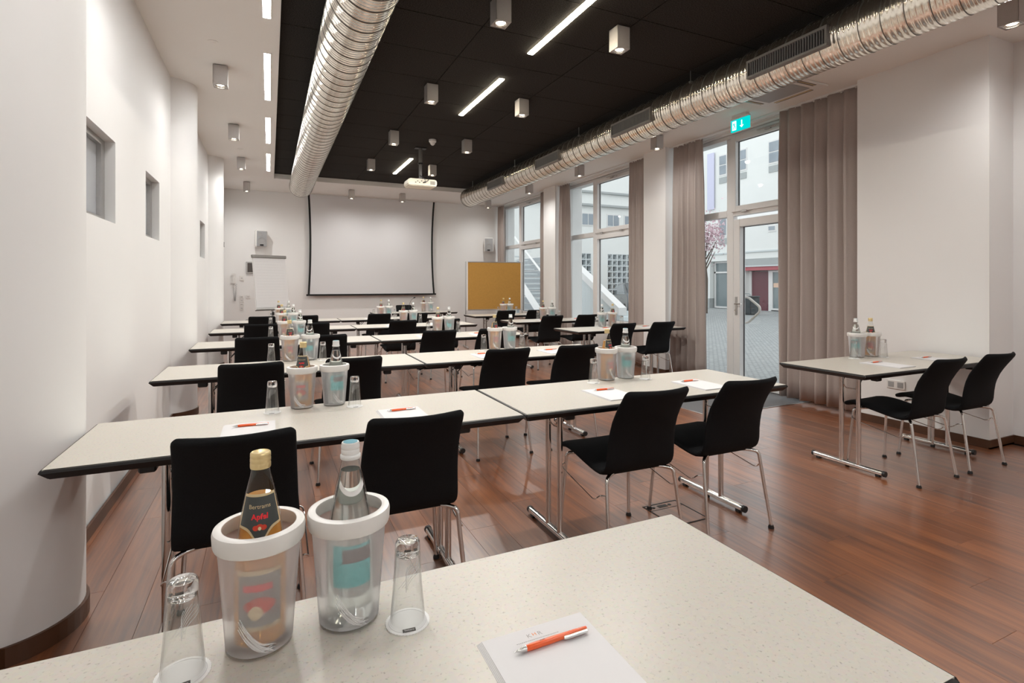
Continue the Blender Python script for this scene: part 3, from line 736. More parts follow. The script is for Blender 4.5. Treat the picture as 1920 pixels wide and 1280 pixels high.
def wall_speaker(x, z, label, yaw, hang=.2):
    t = thing('wall_speaker', label, 'speaker', (x, YB, z), 0)
    R_ = Matrix.Translation((0, -.16, 0)) @ Matrix.Rotation(yaw, 4, 'Z') @ Matrix.Rotation(math.radians(6), 4, 'X')
    bm = NB(); box(bm, -.12, -.08, -.18, .12, .09, .18, .02, 2, R_); cab = obj('cabinet', bm, 'spring', t)
    bm = NB(); box(bm, -.10, -.088, -.165, .10, -.079, .165, .006, 1, R_); obj('front_grille', bm, 'speaker', cab)
    RR = R_ @ Matrix.Rotation(PI / 2, 4, 'X')
    bm = NB(); lathe(bm, [(.078, .089), (.082, .095), (.074, .092), (.03, .089), (0, .094)], 28, 0, -.055, mat=RR); obj('woofer', bm, 'hidden', cab, smooth=True)
    bm = NB(); lathe(bm, [(.036, .089), (.039, .094), (.034, .092), (0, .093)], 20, -.04, .10, mat=RR); obj('tweeter', bm, 'hidden', cab, smooth=True)
    bm = NB(); box(bm, -.035, -.10, -.145, .035, -.095, -.118, .002, 1, R_); obj('name_badge', bm, 'screenedge', cab)
    bm = NB(); tube(bm, [(0, 0, 0), (0, -.08, 0)], .018, 8); box(bm, -.04, -.012, -.06, .04, 0, .06); obj('wall_bracket', bm, 'spring', t)
wall_speaker(-.17, 2.31, 'white wall speaker left of the screen, above the flip chart', math.radians(12))
wall_speaker(5.10, 2.34, 'white wall speaker right of the screen, above the pin board', math.radians(-22))
def wall_box(name, label, cat, x, z, w, h, dep, mat='spring', face=None, fm='darkscreen'):
    t = thing(name, label, cat, (x, YB, z))
    bm = NB(); box(bm, -w / 2, -dep, -h / 2, w / 2, 0, h / 2, .003); p = obj('plate', bm, mat, t)
    if face:
        bm = NB(); box(bm, -face[0] / 2, -dep - .002, -face[1] / 2, face[0] / 2, -dep + .001, face[1] / 2); obj('insert', bm, fm, p)
    return t
wall_box('control_panel', 'wall control panel with dark screen partly behind the flip chart', 'panel', -.36, 1.69, .20, .25, .035, 'steel', (.15, .20))
wall_box('thermostat', 'small white thermostat right of the wall phone', 'thermostat', -.545, 1.46, .08, .10, .02, 'spring', (.03, .014), 'hidden')
for k in range(4):
    wall_box('socket', ['top socket of the vertical row of four sockets below thermostat', 'second socket from top in the vertical row below thermostat', 'third socket from top in the vertical row below thermostat', 'lowest socket in the vertical row below thermostat'][k], 'socket', -.545, 1.06 - k * .08, .078, .074, .012, 'spring', (.04, .012), 'hidden')
wall_box('socket', 'single white socket right of the vertical row of sockets', 'socket', -.42, 1.06, .078, .074, .012, 'spring', (.04, .012), 'hidden')
t = thing('wall_phone', 'cream wall telephone with a coiled cord in the left corner', 'telephone', (-.70, YB, 1.45))
bm = NB(); box(bm, -.045, -.04, -.11, .045, 0, .11, .01, 2); obj('base', bm, 'spring', t)
bm = NB(); box(bm, -.025, -.075, .05, .025, -.04, .12, .012, 2); box(bm, -.025, -.075, -.11, .025, -.04, -.05, .012, 2); box(bm, -.018, -.07, -.06, .018, -.045, .06, .008); obj('handset', bm, 'spring', t)
bm = NB(); pts = []
for k in range(240):
    u = k / 239; zz = -.11 - .36 * math.sin(PI * u) ** .8; pts.append((.012 * math.cos(k * .9) + .05 * u, -.03 + .012 * math.sin(k * .9), zz))
tube(bm, pts, .0028, 5); obj('cord', bm, 'hidden', t)
bm = NB(); 
t = thing('light_switch', 'small grey switch high on the last pilaster by the back wall', 'switch', (-.685, 9.80, 1.98))
box(bm, -.01, -.04, -.04, .012, .04, .04, .003); s_ = obj('plate', bm, 'hidden', t)
bm = NB(); box(bm, .012, -.015, -.02, .016, .015, .02, .001); obj('rocker', bm, 'spring', s_)

# flip chart
def flipchart():
    t = thing('flip_chart', 'white flip chart with ruled paper pad on a grey stand', 'flip chart', (.06, 11.08, 0), math.radians(28))
    lean = Matrix.Translation((0, 0, .86)) @ Matrix.Rotation(math.radians(-9), 4, 'X')
    bm = NB(); box(bm, -.33, 0, 0, .33, .012, 1.02, .004, 1, lean); bd = obj('board', bm, 'spring', t)
    bm = NB(); box(bm, -.32, -.010, .03, .32, -.001, 1.0, 0, 1, lean); pd = obj('paper_pad', bm, 'paper', t)
    bm = NB()
    for k in range(16): box(bm, -.28, -.0112, .10 + k * .054, .28, -.0102, .1010 + k * .054, 0, 1, lean)
    obj('ruled_lines', bm, 'rulegrey', pd)
    bm = NB(); box(bm, -.34, -.03, .985, .34, .02, 1.04, .006, 1, lean); obj('clamp_bar', bm, 'grey', t)
    bm = NB(); box(bm, -.35, -.06, -.03, .35, .0, -.012, .004, 1, lean); box(bm, -.35, -.06, -.03, .35, -.052, .0, .002, 1, lean); tr = obj('pen_tray', bm, 'grey', t)
    bm = NB(); tube(bm, [(0, .03, .08), (0, .03, .95)], .022, 12); obj('column', bm, 'steel', t, smooth=True)
    bm = NB(); tube(bm, [(0, .03, .74), (0, .03, .80)], .036, 12); obj('height_clamp', bm, 'blackplastic', t)
    for k in range(5):
        a_ = 2 * PI * k / 5 + .3; bm = NB(); tube(bm, [(0, .03, .09), (.30 * math.cos(a_), .03 + .30 * math.sin(a_), .05)], .014, 8); lathe(bm, [(0, 0), (.022, 0), (.022, .04), (0, .045)], 10, .30 * math.cos(a_), .03 + .30 * math.sin(a_)); obj('leg', bm, 'steel', t)
flipchart()
# small side table next to it
t = thing('side_table', 'low grey side table beside the flip chart stand', 'side table', (-.22, 10.55, 0))
bm = NB(); box(bm, -.17, -.15, .68, .17, .15, .70, .004); obj('top', bm, 'grey', t)
bm = NB(); tube(bm, [(0, 0, .02), (0, 0, .68)], .02, 12); obj('column', bm, 'steel', t)
bm = NB(); lathe(bm, [(0, 0), (.14, 0), (.14, .012), (.03, .022), (0, .022)], 28); obj('foot', bm, 'steel', t, smooth=True)
# pin board
t = thing('pin_board', 'mobile pin board with brown felt in an aluminium frame', 'pin board', (4.36, 10.40, 0), math.radians(-9))
W2_ = .60
bm = NB(); box(bm, -W2_ + .02, -.012, .80, W2_ - .02, .012, 1.79); obj('felt_panel', bm, 'cork', t)
bm = NB(); box(bm, -W2_, -.016, .78, W2_, .016, .80, .003); box(bm, -W2_, -.016, 1.79, W2_, .016, 1.81, .003); obj('horizontal_rail', bm, 'steel', t)
for s in (-1, 1):
    bm = NB(); box(bm, s * (W2_ - .01) - .012, -.018, .78, s * (W2_ - .01) + .012, .018, 1.81, .003); obj('side_rail', bm, 'spring', t)
    bm = NB(); tube(bm, [(s * (W2_ + .02), 0, .03), (s * (W2_ + .02), 0, 1.81)], .009, 8); lg = obj('stand_leg', bm, 'steel', t)
    bm = NB(); box(bm, s * (W2_ + .02) - .015, -.25, .0, s * (W2_ + .02) + .015, .25, .03, .004); obj('foot', bm, 'steel', lg)

# ================================================================ FURNITURE
TH = .74; TL, TD = 1.73, .636
def make_table():
    t = thing('seminar_table', 'x', 'table')
    bm = NB(); box(bm, .006, .006, .734, TL - .006, TD - .006, TH); obj('tabletop', bm, 'laminate', t)
    bm = NB()
    prof = [(.006, TH - .0008), (.0, TH - .003), (-.004, TH - .012), (.016, .704), (.03, .703)]
    rings = []
    for ins, z in prof: rings.append([bm.verts.new(p) for p in ((ins, ins, z), (TL - ins, ins, z), (TL - ins, TD - ins, z), (ins, TD - ins, z))])
    for a_, b__ in zip(rings, rings[1:]):
        for i in range(4): bm.faces.new((a_[i], a_[(i + 1) % 4], b__[(i + 1) % 4], b__[i]))
    bm.faces.new(rings[-1][::-1])
    es = [e for e in bm.edges if abs(e.verts[0].co.z - e.verts[1].co.z) > .001 and e.verts[0].co.z > .7]
    bmesh.ops.bevel(bm, geom=es, offset=.006, segments=2, affect='EDGES')
    obj('edge_band', bm, 'tableedge', t, smooth=True, angle=35)
    for xf in (.31, TL - .29):
        s = 1 if xf < 1 else -1
        for yu in (.235, .36):
            bm = NB(); tube(bm, [(xf, yu, .035), (xf, yu, .705)], .0155, 14); obj('leg', bm, 'chrome', t, smooth=True)
        bm = NB(); tube(bm, [(xf, .065, .03), (xf, TD - .065, .03)], .0185, 14); ft = obj('foot_bar', bm, 'chrome', t, smooth=True)
        for y0, y1, y2 in ((.05, .068, .085), (TD - .068, TD - .05, TD - .115)):
            bm = NB(); tube(bm, [(xf, y0, .03), (xf, y1, .03)], .0198, 14); obj('end_cap', bm, 'blackplastic', ft, smooth=True)
            bm = NB(); box(bm, xf - .014, y2, 0, xf + .014, y2 + .03, .02, .002); obj('floor_pad', bm, 'blackplastic', ft)
        bm = NB()
        for yu in (.235, .36): tube(bm, [(xf, yu, .60), (xf + s * .10, yu + .01, .705)], .0045, 6)
        tube(bm, round_path([(xf, .25, .60), (xf + s * .015, .262, .575), (xf + s * .015, .335, .575), (xf, .345, .60)], .01), .0035, 6)
        obj('brace', bm, 'chrome', t)
        bm = NB(); box(bm, xf - .03, .16, .69, xf + .03, .44, .706, .003); obj('mounting_rail', bm, 'blackplastic', t)
    for x in (.25, TL - .29):
        for y in (.07, TD - .12):
            bm = NB(); box(bm, x, y, .668, x + .055, y + .05, .704, .006); obj('stacking_block', bm, 'blackplastic', t)
    return t
def chair_shell(ts, prof, wid, th, name, mat, parent, cap0, cap1):
    """sweep the side profile across the width; prof(t)->(y,z), wid(t)->half width"""
    bm = NB(); us = [-1, -.985, -.95, -.8, -.55, -.28, 0, .28, .55, .8, .95, .985, 1]; F, B = [], []
    for t in ts:
        y, z = prof(t); y2, z2 = prof(t + .01); y1, z1 = prof(t - .01); dy, dz = y2 - y1, z2 - z1; l = math.hypot(dy, dz); ny, nz = dz / l, -dy / l   # normal
        rf, rb = [], []
        for u in us:
            w = wid(t); cup = u * u
            yb = .050 * cup * max(0, min(1, (t - .50) / .3)); zs_ = .006 * cup * (1 - min(1, t / .5))
            k = th / 2 * max(.12, (1 - abs(u) ** 14) ** .5) * cap(t, cap0, cap1)
            c0 = Vector((u * w, y + yb, z + zs_))
            rf.append(bm.verts.new(c0 + Vector((0, ny, nz)) * k)); rb.append(bm.verts.new(c0 - Vector((0, ny, nz)) * k))
        F.append(rf); B.append(rb)
    n = len(us)
    for j in range(len(ts) - 1):
        for i in range(n - 1):
            bm.faces.new((F[j][i], F[j][i + 1], F[j + 1][i + 1], F[j + 1][i])); bm.faces.new((B[j][i], B[j + 1][i], B[j + 1][i + 1], B[j][i + 1]))
        bm.faces.new((F[j][0], F[j + 1][0], B[j + 1][0], B[j][0])); bm.faces.new((F[j][-1], B[j][-1], B[j + 1][-1], F[j + 1][-1]))
    for j in (0, -1):
        for i in range(n - 1): bm.faces.new((F[j][i], B[j][i], B[j][i + 1], F[j][i + 1]) if j == 0 else (F[j][i], F[j][i + 1], B[j][i + 1], B[j][i]))
    return obj(name, bm, mat, parent, smooth=True, angle=75)
def cap(t, a_, b__):
    k = 1.0
    if a_ and t < .035: k = max(.25, (1 - (1 - t / .035) ** 2) ** .5)
    if b__ and t > .975: k = max(.25, (1 - ((t - .975) / .025) ** 2) ** .5 if t < 1 else .25)
    return k
PR = [(0, .285, .432), (.05, .262, .452), (.12, .20, .462), (.22, .11, .456), (.33, .0, .437), (.42, -.085, .425), (.47, -.130, .428), (.51, -.163, .447), (.55, -.183, .482), (.62, -.200, .545), (.72, -.232, .635), (.84, -.288, .736), (.93, -.333, .804), (1.0, -.362, .848)]
def cprof(t):
    t = max(-.01, min(1.01, t))
    for i in range(len(PR) - 1):
        if t <= PR[i + 1][0] or i == len(PR) - 2:
            a_, b__ = PR[i], PR[i + 1]; p0 = PR[max(i - 1, 0)]; p3 = PR[min(i + 2, len(PR) - 1)]
            u = (t - a_[0]) / (b__[0] - a_[0]); out = []
            for k in (1, 2):
                m0 = (b__[k] - p0[k]) / max(1e-6, b__[0] - p0[0]) * (b__[0] - a_[0]); m1 = (p3[k] - a_[k]) / max(1e-6, p3[0] - a_[0]) * (b__[0] - a_[0])
                out.append((2 * u ** 3 - 3 * u * u + 1) * a_[k] + (u ** 3 - 2 * u * u + u) * m0 + (-2 * u ** 3 + 3 * u * u) * b__[k] + (u ** 3 - u * u) * m1)
            return out
def cwid(t):
    w = .205 + .006 * math.sin(PI * min(1, t / .5)) if t < .5 else .203 - .019 * (t - .5) / .5
    if t < .06: w -= .03 * (1 - t / .06) ** 2
    if t > .965: w -= .016 * ((t - .965) / .035) ** 2
    return w
def make_chair():
    t = thing('chair', 'x', 'chair')
    ts = [0, .01, .02, .035, .06, .09, .12, .17, .22, .28, .33, .38, .42, .45, .48]
    chair_shell(ts, cprof, cwid, .034, 'seat', 'cloth', t, True, False)
    ts = [.478, .50, .52, .54, .56, .59, .62, .67, .72, .78, .84, .89, .93, .96, .975, .985, .993, 1.0]
    chair_shell(ts, cprof, cwid, .028, 'backrest', 'backcloth', t, False, True)
    for s in (-1, 1):
        for yy, yt, zt in ((.235, .13, .440), (-.235, -.12, .420)):
            bm = NB()
            yk = .205 if yy > 0 else -.175
            tube(bm, round_path([(s * .10, yt, zt - .0), (s * .165, (yt + yk) / 2, zt - .006), (s * .199, yk, zt - .014), (s * .226, yy, .012)], .034, 7), .0092, 10)
            lg = obj('leg', bm, 'chrome', t, smooth=True)
            bm = NB(); lathe(bm, [(0, 0), (.015, 0), (.016, .006), (.0115, .018), (0, .02)], 12, s * .226, yy); obj('glide', bm, 'blackplastic', lg, smooth=True)
        bm = NB(); tube(bm, round_path([(s * .202, .21, .375), (s * .232, .20, .368), (s * .236, .17, .352), (s * .236, -.115, .300), (s * .236, -.14, .312), (s * .222, -.155, .330), (s * .203, -.182, .332)], .012, 4), .0032, 6); obj('linking_rod', bm, 'chrome', t)
    bm = NB()
    for yy, z in ((.13, .440), (-.12, .418)): tube(bm, [(-.10, yy, z), (.10, yy, z)], .0095, 10)
    for s in (-1, 1): tube(bm, [(s * .10, .13, .440), (s * .10, -.12, .418)], .008, 8)
    obj('under_frame', bm, 'chrome', t)
    return t

# -- bottle coolers, bottles, glasses, coasters, notepads, pens
def wavy(seedv, zc, r_at, span, n, rad, ht=.05, ang0=-PI / 2):
    R = random.Random(seedv); bm = NB()
    for k in range(n):
        a0 = ang0 - span / 2 + R.uniform(0, .25) * span; z0 = zc + ht * (.5 - .07 * k); pts = []
        for i in range(13):
            u = i / 12; a_ = a0 + span * (.15 + .8 * u) * (1 - .03 * k); z = z0 - ht * (1.0 - (1 - u) ** 2.2) * (.9 - .05 * k) + .25 * ht * max(0, u - .55) * 2 * math.sin(k + 3 * u) * .6
            r_ = r_at(z) + .0006; pts.append((r_ * math.cos(a_), r_ * math.sin(a_), z))
        tube(bm, pts, [rad * math.sin(PI * min(1, max(.05, i / 12))) + .0002 for i in range(13)], 5)
    return bm
def make_cooler():
    t = thing('bottle_cooler', 'x', 'bottle cooler')
    bm = NB(); lathe(bm, [(0, .004), (.048, .004), (.0512, .007), (.0640, .176)], 40); bo = obj('bucket', bm, 'frost', t, smooth=True)
    bm = NB(); lathe(bm, [(0, 0), (.0485, 0), (.0516, .003), (.0514, .007), (.048, .0045), (0, .0045)], 40); obj('base', bm, 'tumbler', t, smooth=True)
    bm = NB(); lathe(bm, [(.0640, .172), (.0685, .170), (.0703, .175), (.0712, .192), (.0695, .1975), (.062, .200), (.0570, .1985), (.0565, .194), (.0605, .186), (.0625, .176)], 48, close=True); obj('rim', bm, 'rim', t, smooth=True, angle=50)
    ra = lambda z: .0512 + (.0640 - .0512) * (z - .007) / .169
    b_ = wavy(4, .042, ra, 1.25, 7, .0016, .06, -PI / 2 - .12); obj('embossed_emblem', b_, 'emblem', bo, smooth=True)
    return t
def bottle_parts(t, kind):
    gp = [(0, .002), (.032, .0), (.0365, .006), (.037, .15), (.0358, .172), (.0317, .20), (.0225, .245), (.016, .272), (.0132, .288), (.0132, .305), (0, .305)]
    bm = NB(); lathe(bm, gp, 36); gl_ = obj('glass_body', bm, 'glass', t, smooth=True, angle=60)
    lv = .238 if kind == 'apple' else .262
    def rad(z):
        for a_, b__ in zip(gp[2:], gp[3:]):
            if a_[1] <= z <= b__[1]: return a_[0] + (b__[0] - a_[0]) * (z - a_[1]) / (b__[1] - a_[1])
        return .0135
    pr = [(0, .008)] + [(r - .0022, z) for r, z in gp[2:] if z < lv and z > .005] + [(rad(lv) - .0022, lv), (0, lv)]
    bm = NB(); lathe(bm, pr, 32); obj('juice' if kind == 'apple' else 'water', bm, 'juice' if kind == 'apple' else 'water', t, smooth=True, angle=50)
    bm = NB()
    if kind == 'apple': lathe(bm, [(.0158, .284), (.0162, .286), (.0162, .292), (.0155, .2935), (.0162, .295), (.0162, .300), (.0155, .3015), (.0162, .303), (.0158, .309), (.014, .3105), (.0125, .3095), (0, .3095)], 28)
    else: lathe(bm, [(.0165, .281), (.0178, .283), (.0178, .288), (.0155, .290), (.016, .292), (.016, .297), (.0152, .2985), (.016, .300), (.016, .3045), (.0152, .306), (.0155, .3085), (.0145, .3105), (.0, .3105)], 28)
    cp_ = obj('cap', bm, 'goldcap' if kind == 'apple' else 'whitecap', t, smooth=True, angle=50)
    if kind != 'apple':
        bm = NB(); lathe(bm, [(.0125, .3106), (.0125, .3112), (0, .3112)], 24); obj('cap_top', bm, 'tealcap', cp_)
    def patch(name, mat, a0, a1, fz0, fz1, par, off=.0006, n=22, m=10):
        b_ = NB(); G = []
        for i in range(n + 1):
            a_ = a0 + (a1 - a0) * i / n; u = i / n; row = []
            for j in range(m + 1):
                z = fz0(u) + (fz1(u) - fz0(u)) * j / m; r_ = rad(z) + off; row.append(b_.verts.new((r_ * math.cos(a_), r_ * math.sin(a_), z)))
            G.append(row)
        for i in range(n):
            for j in range(m): b_.faces.new((G[i][j], G[i + 1][j], G[i + 1][j + 1], G[i][j + 1]))
        return obj(name, b_, mat, par, smooth=True)
    A0 = -PI / 2
    cz = lambda k: (lambda u: k)
    if kind == 'apple':
        low = lambda e: (lambda u: .196 - e - .022 * math.exp(-((u - .5) / .17) ** 2) + .004 * abs(u - .5))
        nl = patch('neck_label', 'lab_gold', A0 - 1.18, A0 + 1.18, low(.004), cz(.2465), t, .0005)
        patch('label_field', 'lab_dark', A0 - 1.08, A0 + 1.08, low(0), cz(.2425), nl, .0008)
        def cone(zc, sc=1.0):
            def f(x, y):
                z = zc + y; r_ = rad(z) + .0012; a_ = A0 + x / r_ * sc; return (r_ * math.cos(a_), r_ * math.sin(a_), z)
            return f
        obj('brand_lettering', text_bm('Bertrams', .0092, cone(.2275)), 'lab_gold', nl)
        obj('flavour_lettering', text_bm('Apfel', .0115, cone(.2120), bold=.00045, spacing=1.05), 'lab_red', nl)
        b_ = NB()
        for dx, dz, rr in ((-.006, .0, .0042), (.006, .0, .0042), (0, .0015, .0045)):
            f = cone(.1955); vs = [b_.verts.new(f(dx + rr * 1.15 * math.cos(2 * PI * k / 14), dz + rr * math.sin(2 * PI * k / 14))) for k in range(14)]; b_.faces.new(vs)
        obj('apple_picture', b_, 'lab_apple', nl)
        b_ = NB(); f = cone(.1945); vs = [b_.verts.new(Vector(f(.0025 * math.cos(2 * PI * k / 10), .003 * math.sin(2 * PI * k / 10))) * 1.0 + Vector((0, -.0004, 0))) for k in range(10)]; b_.faces.new(vs); obj('apple_flesh', b_, 'lab_cream', nl)
        bl = patch('body_label', 'lab_grey', A0 - .88, A0 + .88, cz(.036), cz(.128), t, .0006)
        patch('label_band', 'lab_gold', A0 - .88, A0 + .88, cz(.122), cz(.130), bl, .0009, m=2)
        patch('red_line', 'lab_red', A0 - .65, A0 + .5, cz(.096), cz(.107), bl, .0009, m=2)
        patch('apple_print', 'lab_apple', A0 - .65, A0 + .65, lambda u: .058 + .012 * (2 * u - 1) ** 2, lambda u: .086 - .012 * (2 * u - 1) ** 2, bl, .0009)
        patch('flesh_print', 'lab_cream', A0 - .45, A0 + .15, lambda u: .050 + .010 * (2 * u - 1) ** 2, lambda u: .073 - .01 * (2 * u - 1) ** 2, bl, .0012)
        patch('label_foot', 'lab_gold', A0 - .88, A0 + .88, cz(.032), cz(.039), bl, .0009, m=2)
    else:
        nl = patch('neck_label', 'coaster', A0 - .95, A0 + .95, lambda u: .222 + .014 * (2 * u - 1) ** 2, lambda u: .230 + .018 * (2 * u - 1) ** 2, t, .0005)
        bl = patch('body_label', 'lab_teal', A0 - .95, A0 + .85, cz(.070), cz(.142), t, .0006)
        patch('label_panel', 'lab_brown', A0 - .5, A0 + .85, cz(.112), cz(.136), bl, .0009, m=3)
def make_bottle(kind):
    t = thing('juice_bottle' if kind == 'apple' else 'water_bottle', 'x', 'bottle'); bottle_parts(t, kind); return t
def make_tumbler():
    t = thing('drinking_glass', 'x', 'glass')     # standing upside down
    op = [(.0305, 0), (.0310, .0015), (.0306, .003), (.0258, .06), (.0225, .11), (.0217, .132), (.0210, .140), (.0188, .1435), (0, .1435)]
    bm = NB(); lathe(bm, op, 40); lathe(bm, [(r_ - .0017, z) for r_, z in op[2:5]] + [(.0195, .1160), (0, .1162)], 40); o1 = obj('glass_wall', bm, 'tumbler', t, smooth=True, angle=60)
    bm = NB(); lathe(bm, [(0, .1165), (.0182, .1165), (.0204, .119), (.0211, .130), (.0205, .1385), (.0178, .1425), (.012, .1405), (0, .1415)], 36); obj('thick_base', bm, 'thickglass', t, smooth=True, angle=50)
    ra = lambda z: .0258 + (.0225 - .0258) * (z - .06) / .05
    b_ = NB(); R = random.Random(2)
    for k in range(7):
        pts = []
        for i in range(12):
            u = i / 11; a_ = -PI / 2 - .75 + .13 * k + .9 * u + .22 * math.sin(5 * u + k * .7); z = .068 + .040 * u + .004 * math.sin(6 * u + k)
            r_ = ra(z) + .0003; pts.append((r_ * math.cos(a_), r_ * math.sin(a_), z))
        tube(b_, pts, .00035, 4)
    obj('etched_lines', b_, 'emblem', o1)
    return t
def make_coaster():
    t = thing('coaster', 'x', 'coaster')
    bm = NB(); n = 44; pts = []
    for i in range(n * 2):
        a_ = PI * i / n; r_ = .0382 + (.0004 if i % 2 else -.0004); pts.append((r_ * math.cos(a_), r_ * math.sin(a_)))
    prism(bm, pts, 'z', 0, .0016); bo = obj('paper_disc', bm, 'coaster', t)
    bm = NB(); lathe(bm, [(.0322, .0017), (.0327, .0021), (.0332, .0017)], 40); obj('pressed_ring', bm, 'paper', bo)
    bm = NB(); prism(bm, [(-.010, -.0318), (.012, -.0303), (.0115, -.0213), (-.0105, -.0233)], 'z', .0017, .0022); pl = obj('logo_plate', bm, 'print_dark', bo)
    obj('logo_lettering', text_bm('Selters', .0062, lambda x, y: (x + .0008, y - .0266 + x * .06, .0024)), 'paper', bo)
    return t
def make_pad(detail=False):
    t = thing('notepad', 'x', 'notepad')    # origin at far left corner, extends to -y
    sh = [(0, 0)]
    for k in range(5):
        bm = NB(); o_ = .0022 * k; box(bm, o_ * .9, -.285, .0011 * k, .196 + o_ * .3, -.0005 * k, .0011 * k + .0007); obj('sheet', bm, 'paper', t)
    top = .0011 * 4 + .00085
    b_ = text_bm('K', .013, lambda x, y: (.096 + x - .010, -.022 + y, top)); lg = obj('logo_lettering', b_, 'print_grey', t)
    obj('logo_letter', text_bm('H', .011, lambda x, y: (.096 + x, -.021 + y, top)), 'print_orange', lg)
    obj('logo_letter', text_bm('R', .013, lambda x, y: (.096 + x + .010, -.022 + y, top)), 'print_grey', lg)
    b_ = NB(); R = random.Random(5); x = .058
    while x < .136:
        w = R.uniform(.0012, .0026); box(b_, x, -.0335, top - .0002, x + w, -.0318, top); x += w + .0009
    obj('small_print', b_, 'hidden', t)
    return t
def make_pen():
    t = thing('ballpoint_pen', 'x', 'pen')   # along +x from the tip at 0
    def ax(bm):
        for v in bm.verts: v.co = Vector((v.co.z, v.co.x, v.co.y + .0052))
    bm = NB(); lathe(bm, [(.0044, .021), (.0052, .03), (.0052, .075), (.0046, .100), (.0040, .130), (.0036, .137), (0, .137)], 16); ax(bm); ba = obj('barrel', bm, 'pen', t, smooth=True)
    bm = NB(); lathe(bm, [(0, 0), (.0009, .0), (.0011, .004), (.0024, .008), (.0044, .018), (.0046, .022)], 16); ax(bm); obj('tip', bm, 'pensilver', t, smooth=True)
    bm = NB(); box(bm, .092, -.0085, .0025, .136, -.0050, .0085, .0012); box(bm, .090, -.0075, .003, .097, -.002, .0075, .001); obj('clip', bm, 'pensilver', t)
    bm = NB()
    for k in range(5): lathe(bm, [(.0047 - .0002 * k, .104 + k * .006), (.0050 - .0002 * k, .1055 + k * .006), (.0046 - .0002 * k, .107 + k * .006)], 14)
    ax(bm); obj('grip_ring', bm, 'pen', ba, smooth=True)
    obj('pen_print', text_bm('KHR', .0048, lambda x, y: (.052 + x, y, .0107)), 'print_dark', ba)
    return t

PROTO = {}
MAKE = {'table': make_table, 'chair': make_chair, 'cooler': make_cooler, 'apple': lambda: make_bottle('apple'), 'water': lambda: make_bottle('water'),
        'glass': make_tumbler, 'coaster': make_coaster, 'pad': make_pad, 'pen': make_pen}
def put(kind, loc, rz, label, group):
    if kind not in PROTO:
        o = MAKE[kind](); PROTO[kind] = o; o.location = loc; o.rotation_euler = (0, 0, rz); o['label'] = label; o['group'] = group; return o
    return dup(PROTO[kind], loc, rz, label, group)
CEN = .0
RJ = random.Random(11)
def cyaw(x, y): return math.atan2(-x, y)   # unused turn
def items(prefix, coolers, gl, gr, order=('apple', 'water'), rot=0.0):
    """coolers: [(x,y),(x,y)] left then right"""
    for (x, y), k, sd in zip(coolers, order, ('left', 'right')):
        rz = RJ.uniform(-.3, .3) + rot
        drink = 'apple juice' if k == 'apple' else 'mineral water'
        put('cooler', (x, y, TH), rz, 'frosted cooler holding the %s on %s' % (drink, prefix), 'frosted bottle coolers on the tables')
        bx, by = (RJ.uniform(-.008, .008), RJ.uniform(-.008, .008))
        put(k, (x + bx, y + by, TH + .0055), RJ.uniform(-.35, .35) + rot, ('gold-capped apple juice bottle on %s' if k == 'apple' else 'pale-capped mineral water bottle on %s') % prefix, 'bottles in the coolers')
    for p, sd in ((gl, 'left'), (gr, 'right')):
        if p is None: continue
        put('coaster', (p[0], p[1], TH), RJ.uniform(-.2, .2) + rot, 'white coaster under the %s glass on %s' % (sd, prefix), 'round white coasters')
        put('glass', (p[0], p[1], TH + .0024), RJ.uniform(-.4, .4) + rot, 'upturned glass %s of the coolers on %s' % (sd, prefix), 'upturned glasses on coasters')
def pad(prefix, x, y, side, rz=0.0):
    put('pad', (x, y, TH), rz, 'white notepad, %s place of %s' % (side, prefix), 'notepads on the tables')
    dx, dy = .040 + RJ.uniform(-.008, .008), -.058 + RJ.uniform(-.006, .006)
    put('pen', (x + dx, y + dy, TH + .0053), RJ.uniform(-.03, .07), 'orange pen on notepad, %s place of %s' % (side, prefix), 'orange pens on the notepads')

# foreground table
put('table', (.954 - TL, 1.08 - TD, 0), 0, 'white-topped table filling the foreground at the bottom of the picture', 'white-topped seminar tables')
items('the foreground table', [(-.015, .979), (.130, .985)], (-.121, .945), (.222, .927))
put('pad', (.311, .818, TH), 0, 'large white notepad with logo on the foreground table', 'notepads on the tables')
put('pen', (.354, .764, TH + .0053), .02, 'large orange pen on the foreground notepad', 'orange pens on the notepads')
ROWS = [('second row', 2.167, 0), ('third row', 3.87, -.04), ('fourth row', 5.62, -.06), ('fifth row', 7.327, -.08), ('sixth row', 9.03, -.10)]
LX, JX = -.672, 1.063
for name, Y, sh in ROWS:
    for side, X0, cx in (('left', LX, 0), ('right', JX + .004, sh)):
        pre = '%s table, %s' % (side, name)
        put('table', (X0, Y, 0), 0, 'white-topped %s, counted from the camera' % ('%s-hand table in the %s' % (side, name)), 'white-topped seminar tables')
        ca = X0 + (.815 if side == 'left' else .845) + cx
        items(pre, [(ca, Y + .585), (ca + .150, Y + .59)], (ca - .132, Y + .53), (ca + .150 + .085, Y + .50))
        pad(pre, X0 + (.495 if side == 'left' else .51) + cx, Y + .355, 'left')
        pad(pre, X0 + (1.125 if side == 'left' else 1.15) + cx, Y + .355, 'right')
        for k, (dx, sd) in enumerate(((.57 if side == 'left' else .58, 'left'), (1.18 if side == 'left' else 1.205, 'right'))):
            put('chair', (X0 + dx + RJ.uniform(-.01, .01), Y + .095 + RJ.uniform(-.01, .02), 0), RJ.uniform(-.02, .02), 'black upholstered chair, %s seat of %s from camera' % (sd, pre), 'black chairs at the tables')
TN = ['nearest window-side table', 'second window-side table', 'third window-side table', 'farthest window-side table']
